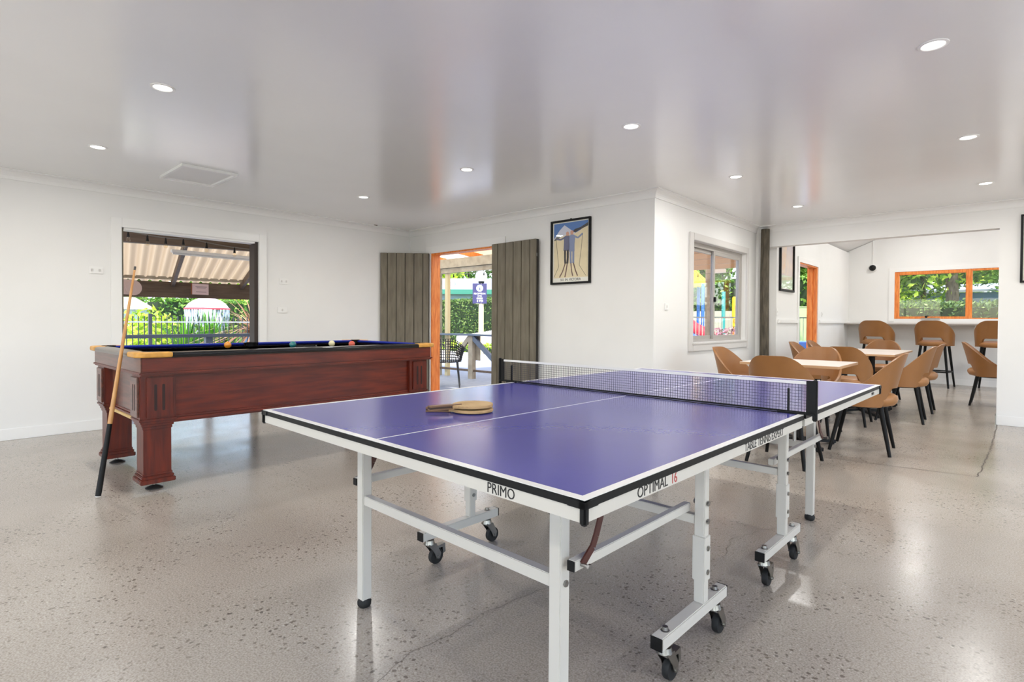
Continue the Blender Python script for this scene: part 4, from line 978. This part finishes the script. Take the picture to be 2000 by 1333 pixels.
for i, (x, y, h, r, m, s) in enumerate(((-33, 6, 5.5, 2.8, G_DARK, .2), (-30, 9.5, 4.6, 2.2, G_MID, .18), (-47.5, 12, 8, 3.2, G_DARK, .24), (-29.5, .6, 5, 2.2, G_DARK, .2), (-47, 22, 8, 3.2, G_MID, .24), (-29.5, 12.2, 4.0, 1.6, G_LITE, .15))):
    tree(('dark leafy tree behind the garden shed', 'mid green tree behind the hedge, left of the water mushroom', 'tall dark tree behind the water mushroom', 'leftmost dark tree beyond the garden shed', 'tall tree behind the grey tiled house', 'small lime tree just above the water mushroom')[i], (x, y, -.1), h, r, 2200, m, s, .16, .6, group='trees beyond the left garden')

# ---------------------------------------------------------------- outside the double doors
vb = thing('verandah', 'timber verandah frame with orange rafters outside the double doors', 'verandah', (0, 0, 0))
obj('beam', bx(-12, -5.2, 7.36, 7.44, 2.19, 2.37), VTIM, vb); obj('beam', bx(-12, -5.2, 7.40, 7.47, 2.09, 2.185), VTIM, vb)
for x in (-9.3, -8.15, -7.0, -5.85): obj('rafter', bar(B(), (x, YB+TH, 2.72), (x+.0, 7.9, 2.42), .05, .11), ORANGE, vb)
bm = B(); bm.faces.new([bm.verts.new(p) for p in ((-12, YB+TH, 2.785), (-5.2, YB+TH, 2.785), (-5.2, 8.1, 2.47), (-12, 8.1, 2.47))]); obj('roof_sheet', bm, translucent(mat('cream_sheet_roof', (250, 238, 208), .6), .7), vb)
obj('purlin', bx(-12, -5.2, 6.2, 6.26, 2.56, 2.63), ORANGE, vb)
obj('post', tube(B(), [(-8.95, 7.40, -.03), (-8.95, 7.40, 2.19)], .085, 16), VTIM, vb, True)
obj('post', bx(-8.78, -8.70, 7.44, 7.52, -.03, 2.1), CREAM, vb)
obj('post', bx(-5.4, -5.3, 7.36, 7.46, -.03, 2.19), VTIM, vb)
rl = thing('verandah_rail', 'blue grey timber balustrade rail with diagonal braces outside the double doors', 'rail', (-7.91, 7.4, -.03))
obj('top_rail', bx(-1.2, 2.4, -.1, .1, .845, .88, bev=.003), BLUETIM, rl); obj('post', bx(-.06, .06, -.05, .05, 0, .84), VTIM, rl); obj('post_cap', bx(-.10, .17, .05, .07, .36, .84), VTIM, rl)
obj('brace', bar(B(), (.04, -.02, .82), (.62, -.02, .40), .05, .09), BLUETIM, rl); obj('brace', bar(B(), (-.04, -.02, .82), (-.42, -.02, .46), .05, .09), VTIM, rl)
obj('lower_rail', bx(-1.2, 2.4, -.02, .02, .14, .18), BROWNBEAM, rl)
festoon('string of festoon bulbs along the verandah beam outside the double doors', (-9.0, 7.30, 2.1), (-6.4, 7.30, 2.16), 6, .09, .07, .03)
# black woven chair
wc = thing('woven_chair', 'black lattice plastic armchair on the verandah outside the double doors', 'chair', (-7.22, 6.15, -.03), math.radians(48))
PLB = mat('black_lattice', (40, 40, 42), .45)
bm = B(); NT, NZ = 30, 9; TM = math.radians(115); V = {}
for i in range(NT+1):
    th = -TM+2*TM*i/NT; a = abs(th); zt = .68+.16*(1-sstep(.3, 1.5, a)); zb = .44
    for j in range(NZ+1):
        q = j/NZ; z = zb+(zt-zb)*q; r = .25+.06*q; V[i, j] = bm.verts.new((r*math.sin(th), -r*math.cos(th)-.04*q, z))
for i in range(NT):
    for j in range(NZ): bm.faces.new((V[i, j], V[i+1, j], V[i+1, j+1], V[i, j+1]))
o = obj('lattice_back', bm, PLB, wc); md = o.modifiers.new('wire', 'WIREFRAME'); md.thickness = .021; md.use_even_offset = False
obj('seat', lathe(B(), [(0, .43), (.22, .43), (.25, .445), (.22, .455), (0, .45)], 24), PLB, wc)
for sx in (-1, 1):
    for sy in (-1, 1): obj('leg', tube(B(), [(sx*.19, sy*.18, .44), (sx*.235, sy*.24, 0)], [.018, .012], 8), PLB, wc, True)
tb = thing('blue_table', 'blue topped outdoor table beside the lattice chair', 'table', (-7.86, 5.95, -.03)); obj('tabletop', bx(-.32, .34, -.35, .35, .70, .73, bev=.004), mat('deep_blue_laminate', (48, 66, 110), .4), tb); obj('column', tube(B(), [(0, 0, .03), (0, 0, .7)], .03, 12), BLACK, tb)
for k in range(4): a = PI/4+PI/2*k; obj('foot', bar(B(), (0, 0, .05), (math.cos(a)*.36, math.sin(a)*.36, .015), .05, .03), BLACK, tb)
# lamp post with globe and sign
lp = thing('lamp_post', 'cream lamp post with a white globe', 'lamp post', (-13.45, 13, -.06))
obj('post', bx(-.06, .06, -.06, .06, 0, 2.46), CREAM, lp); obj('globe', sphere(B(), (0, 0, 2.69), .2, 24, 16), mat('opal_globe', (252, 250, 246), .3), lp, True); obj('collar', lathe(B(), [(.07, 2.44), (.1, 2.46), (.1, 2.52), (.05, 2.53)], 16), BLACK, lp)
sg = thing('reception_sign', 'navy information sign with a pale emblem and white lettering on the lamp post', 'sign', (-13.45, 12.93, 1.70), math.radians(42))
NAVY = mat('sign_navy', (52, 48, 88), .5); SGW = mat('sign_white', (240, 238, 244), .5)
obj('board', bx(-.24, .24, -.03, -.01, 0, .68), NAVY, sg); obj('emblem', lathe(B(), [(0, -.034), (.115, -.034), (.115, -.03), (0, -.03)], 24, (0, 0, .52), 'y'), mat('sign_pale_blue', (190, 222, 240), .5), sg)
obj('emblem_tree', prism(B(), [(-.03, .47), (.03, .47), (.012, .52), (.02, .52), (0, .57), (-.02, .52), (-.012, .52)], lambda p, q: (p[0], -.036+.002*q, p[1])), NAVY, sg)
text('lettering', 'RECEPTION', SGW, sg, .075, (0, -.032, .31), (PI/2, 0, 0), 1); text('lettering', 'OPEN', SGW, sg, .06, (0, -.032, .235), (PI/2, 0, 0), 1)
obj('caravan_mark', bx(-.1, .1, -.033, -.03, .15, .2), SGW, sg); obj('pin_mark', bx(-.09, -.06, -.033, -.03, .05, .12), SGW, sg); obj('caravan_mark', prism(B(), [(-.02, .06), (.0, .06), (.01, .08), (.06, .08), (.07, .06), (.11, .06), (.11, .12), (-.02, .12)], lambda p, q: (p[0], -.033+.002*q, p[1])), SGW, sg)
# picket fence receding, hedge, house, trees
pkf = thing('picket_fence', 'white picket fence climbing along the hedge by the driveway', 'fence', (-17.6, 15.6, -.08)); P0, P1 = Vector((0, 0, 0)), Vector((5.2, -1.7, 0)); pc = None
for k in range(44):
    p = P0.lerp(P1, k/43); h = .55+.5*k/43
    o = obj('picket', prism(B(), [(-.04, 0), (.04, 0), (.04, h-.05), (0, h), (-.04, h-.05)], lambda q, t_: (p.x+q[0], p.y-.01+.02*t_, q[1])), mat('picket_white', (236, 228, 230), .6), pkf)
for z in (.15, .4): obj('rail', bar(B(), P0+Vector((0, .03, z)), P1+Vector((0, .03, z)), .03, .06), mat('picket_white', (236, 228, 230), .6), pkf)
hedge('tall clipped hedge along the driveway', (-23.5, 17.8), (-11, 16.2), 1.2, -.1, 2.05, 12000, G_HEDGE, .065)
hedge('low lime groundcover below the picket fence', (-17, 14.4), (-12, 13.6), .5, -.1, .22, 700, G_LITE, .07, 'groundcover')
h2 = thing('blue_house', 'pale blue house with a green roof edge beyond the hedge', 'house', (-26, 25, 0), math.radians(42))
obj('wall', bx(-6, 6, -2.5, 2.5, 0, 2.75), mat('pale_blue_board', (128, 152, 176), .6), h2); obj('wall_brick', bx(-4.6, -3.4, -2.56, -2.5, 0, 2.7), mat('orange_brick', (176, 100, 66), .8), h2)
obj('fascia', bx(-6.5, 6.5, -3.2, -3.0, 2.72, 3.0), mat('green_fascia', (46, 116, 96), .5), h2); obj('roof', prism(B(), [(-3.2, 3.0), (3.2, 3.0), (0, 3.9)], lambda p, q: (-6.5+13*q, p[0], p[1])), mat('grey_roof_sheet', (140, 144, 150), .5), h2)
obj('vent', lathe(B(), [(.0, 3.7), (.3, 3.6), (.36, 3.4), (.36, 3.2), (0, 3.2)], 16, (-1.7, -2.0, 0)), mat('slate_vent', (150, 156, 178), .5), h2, True)
for i, (x, y, h, r, m) in enumerate(((-36, 29, 8.5, 3.2, G_LITE), (-29, 34.5, 8, 3.2, G_MID), (-41, 38, 9.5, 3.6, G_DARK), (-22, 38, 8, 3.2, G_DARK))):
    tree(('lime tree behind the pale blue house, left', 'mid green tree behind the pale blue house, right', 'tall dark tree far behind the pale blue house', 'dark tree at the right behind the hedge')[i], (x, y, -.1), h, r, 2200, m, .24, .2, .62, group='trees behind the blue house')

# ---------------------------------------------------------------- outside the sliding window: patio and playground
pa = thing('patio_roof', 'brown patio roof on parallel beams outside the sliding window', 'roof', (0, 0, 0))
bm = B(); bm.faces.new([bm.verts.new(p) for p in ((-8.4, 7.6, 2.53), (XC-TH, 7.6, 2.53), (XC-TH, 12.6, 2.53), (-8.4, 12.6, 2.53))]); obj('roof_sheet', bm, translucent(mat('brown_soffit', (226, 198, 168), .7), .65), pa)
for y in (8.4, 9.4, 10.4, 11.4, 12.45): obj('beam', bx(-8.4, XC-TH, y-.04, y+.04, 2.34, 2.52), mat('patio_beam', (164, 134, 104), .65), pa)
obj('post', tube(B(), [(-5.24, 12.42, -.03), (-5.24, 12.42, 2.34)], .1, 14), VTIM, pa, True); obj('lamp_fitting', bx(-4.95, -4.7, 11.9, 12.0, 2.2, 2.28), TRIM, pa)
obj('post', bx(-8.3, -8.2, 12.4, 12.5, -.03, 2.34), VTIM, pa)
festoon('string of festoon bulbs under the patio beam outside the sliding window', (-6.3, 12.2, 2.3), (-3.4, 12.2, 2.3), 5, .08, .08, .045)
pg = thing('play_tower', 'colourful playground tower with a yellow roof and slides', 'playground', (-10, 23, -.1), .6)
YEL = mat('play_yellow', (246, 200, 30), .45); RED = mat('play_red', (206, 52, 62), .4); BLU = mat('play_blue', (60, 110, 190), .4); TEAL = mat('play_teal', (60, 160, 160), .45)
rf = obj('roof', lathe(B(), [(0, 3.75), (.95, 2.85), (.95, 2.75), (0, 3.2)], 4, (-.6, 0, 0)), YEL, pg)
for k in range(5): obj('roof_rib', bar(B(), (-.6+(-.5+k*.25), -.5, 3.0+.0*k), (-.6+(-.1+k*.05), -.1, 3.62), .03, .03), YEL, rf)
for sx in (-1.1, -.1):
    for sy in (-.5, .5): obj('post', tube(B(), [(sx, sy, 0), (sx, sy, 2.85)], .07, 10), BLU, pg)
obj('deck', bx(-1.15, -.05, -.55, .55, 1.0, 1.08), TEAL, pg)
bm = B(); tube(bm, [(-.9, -.6, 1.3), (-.6, -1.2, .95), (.1, -1.7, .55), (.7, -2.0, .2)], .28, 14); obj('slide', bm, RED, pg, True)
obj('slide_bed', bar(B(), (-1.3, -.5, 1.15), (-.1, -2.2, .15), .6, .3), BLU, pg)
t = thing('climbing_frame', 'yellow climbing panel with a teal pole in the playground', 'playground', (-10, 26.6, -.1), .6)
obj('panel', bx(-.1, .55, -.1, .05, 1.0, 2.45, bev=.03), YEL, t)
for x, z in ((.05, 1.3), (.35, 1.6), (.1, 1.95), (.4, 2.15)): obj('hole_ring', lathe(B(), [(.07, -.13), (.11, -.13), (.11, -.1), (.07, -.1)], 14, (x, 0, z), 'y'), mat('play_orange', (236, 140, 30), .45), t)
obj('pole', tube(B(), [(-.5, 0, 0), (-.5, 0, 2.7)], .09, 12), TEAL, t, True); obj('leg', tube(B(), [(-.05, 0, 0), (-.05, 0, 1.1)], .06, 10), mat('play_orange', (236, 140, 30), .45), t); obj('leg', tube(B(), [(.5, 0, 0), (.5, 0, 1.1)], .06, 10), mat('play_orange', (236, 140, 30), .45), t)
pf2 = thing('playground_fence', 'pale picket pool fence in front of the playground', 'fence', (-9.4, 19.6, -.1), .6); PFM = mat('pale_fence', (160, 158, 140), .5); pc = None
for z in (1.4, .12): obj('rail', bx(-2, 5, -.02, .02, z-.02, z+.02), mat('fence_dark_rail', (90, 92, 90), .5), pf2)
for k in range(58):
    if pc is None: pc = obj('picket', bx(-.012, .012, -.012, .012, .05, 1.4), PFM, pf2); pc.location = (-1.95, 0, 0)
    else: o = pc.copy(); link(o); o.parent = pf2; o.location = (-1.95+k*.12, 0, 0)
gb = thing('garden_bed', 'raised pale green garden bed with pink flowers outside the sliding window', 'garden bed', (-6.0, 16.2, -.1), .6)
obj('wall', bx(-.9, 1.2, -.3, .3, 0, .75, bev=.02), mat('pale_green_render', (206, 222, 206), .7), gb); obj('cap', bx(-.95, 1.25, -.35, .35, .75, .80), TTLINE, gb)
o = obj('flowers', leaves(B(), [(random.uniform(-.9, 1.2), random.uniform(-.3, .3), .82+random.random()*.22) for _ in range(500)], .05), leafmat('flower', (60, 74, 40), (150, 90, 104), (236, 170, 190)), gb); o['kind'] = 'stuff'
for i, (x, y, h, r, m) in enumerate(((-15.5, 33.5, 7.5, 2.7, G_MID), (-10.5, 37, 8, 3, G_LITE), (-17, 42, 9, 3.4, G_MID), (-9.6, 32.8, 6.4, 2.0, G_MID))):
    tree(('leafy tree behind the yellow play tower roof', 'lime tree behind the playground poles', 'tall tree at the left behind the playground', 'tree at the right behind the climbing frame')[i], (x, y, -.1), h, r, 2200, m, .24, .2, .6, group='trees behind the playground')
hedge('tall dense green hedge behind the playground', (-17, 29.4), (-4.5, 29.4), 1.4, -.1, 3.3, 7000, G_MID, .12)
struct('pool_wall', bx(-14, -5, 27.9, 28.1, -.1, 1.7), mat('white_block_wall', (190, 182, 166), .7), label='white wall behind the playground')

# ---------------------------------------------------------------- outside the dining side door
cf = thing('sheet_fence', 'pale green ribbed sheet fence seen past the orange door frame', 'fence', (-8.2, 26, -.1), .55)
for k in range(34): obj('panel', prism(B(), [(0, 0), (.06, .03), (.14, .03), (.2, 0), (.2, -.01), (0, -.01)], lambda p, q: (-1.2+k*.2+p[0], p[1], 1.9*q)), mat('fence_sheet_green', (158, 176, 132), .5), cf)
obj('cap_rail', bx(-1.2, 5.6, -.03, .05, 1.9, 1.95), mat('fence_sheet_green', (158, 176, 132), .5), cf)
mt = thing('pool_table_outdoor', 'blue covered outdoor table beyond the orange door frame', 'table', (-3.6, 13.6, -.1)); obj('tabletop', bx(-.6, .6, -.5, .5, .62, .78, bev=.02), mat('mid_blue', (84, 126, 206), .5), mt)
for sx in (-.5, .5):
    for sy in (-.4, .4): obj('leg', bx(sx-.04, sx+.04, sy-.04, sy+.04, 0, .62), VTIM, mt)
mt.name = 'outdoor_table'
tree('bushy green tree showing above the green sheet fence', (-5.6, 32.4, -.1), 6.4, 1.7, 2000, G_MID, .22, .15, .55)

# ---------------------------------------------------------------- outside the dining window
hedge('trimmed hedge outside the dining room window', (-3.0, 16.2), (4.0, 16.2), .9, -.1, 1.55, 8000, G_HEDGE, .05)
sd2 = thing('blue_shed', 'blue grey weatherboard shed behind the trees', 'shed', (.2, 24.5, -.1)); BLW = mat('blue_weatherboard', (104, 130, 168), .6)
for k in range(10): obj('weatherboard', prism(B(), [(0, 0), (-.03, 0), (0, .22)], lambda p, q: (-2.7+5.4*q, -1+p[0], .1+k*.21+p[1])), BLW, sd2)
obj('wall', bx(-2.7, 2.7, -1, 1, 0, 2.25), BLW, sd2); obj('roof', prism(B(), [(-1.3, 2.25), (1.3, 2.6), (1.3, 2.66), (-1.3, 2.33)], lambda p, q: (-2.9+5.8*q, p[0], p[1])), mat('pale_sheet', (150, 158, 170), .5), sd2); obj('corner_post', bx(-2.76, -2.66, -1.06, -.96, 0, 2.25), mat('pale_sheet', (150, 158, 170), .5), sd2)
for i, (x, y, tr, h, r) in enumerate(((-1.35, 20.2, .20, 6.5, 2.8), (-2.15, 21.5, .1, 6, 2.0), (-2.75, 19.6, .12, 5.5, 1.6), (.6, 20.4, .14, 6, 2.2), (-2.6, 27, .15, 7, 2.4))):
    tree(('thick trunked tree in the dining room window', 'thin dark trunked tree left of the blue shed', 'leaning tree at the left edge of the dining room window', 'tree in the right light of the dining room window', 'tall tree far left beyond the hedge')[i], (x, y, -.1), h, r, 4200, (G_MID, G_HEDGE, G_LITE, G_MID, G_LITE)[i], .1, tr, .64, group='trees outside the dining room')
for i, (x, y) in enumerate(((-5, 39), (2, 34), (-2.5, 47))):
    tree(('background tree behind the blue shed, left', 'background tree behind the blue shed, middle', 'background tree behind the blue shed, right')[i], (x, y, -.1), 9, 4, 2000, (G_LITE, G_MID, G_LITE)[i], .3, .25, .55, group='trees outside the dining room')
bpy.context.view_layer.update()
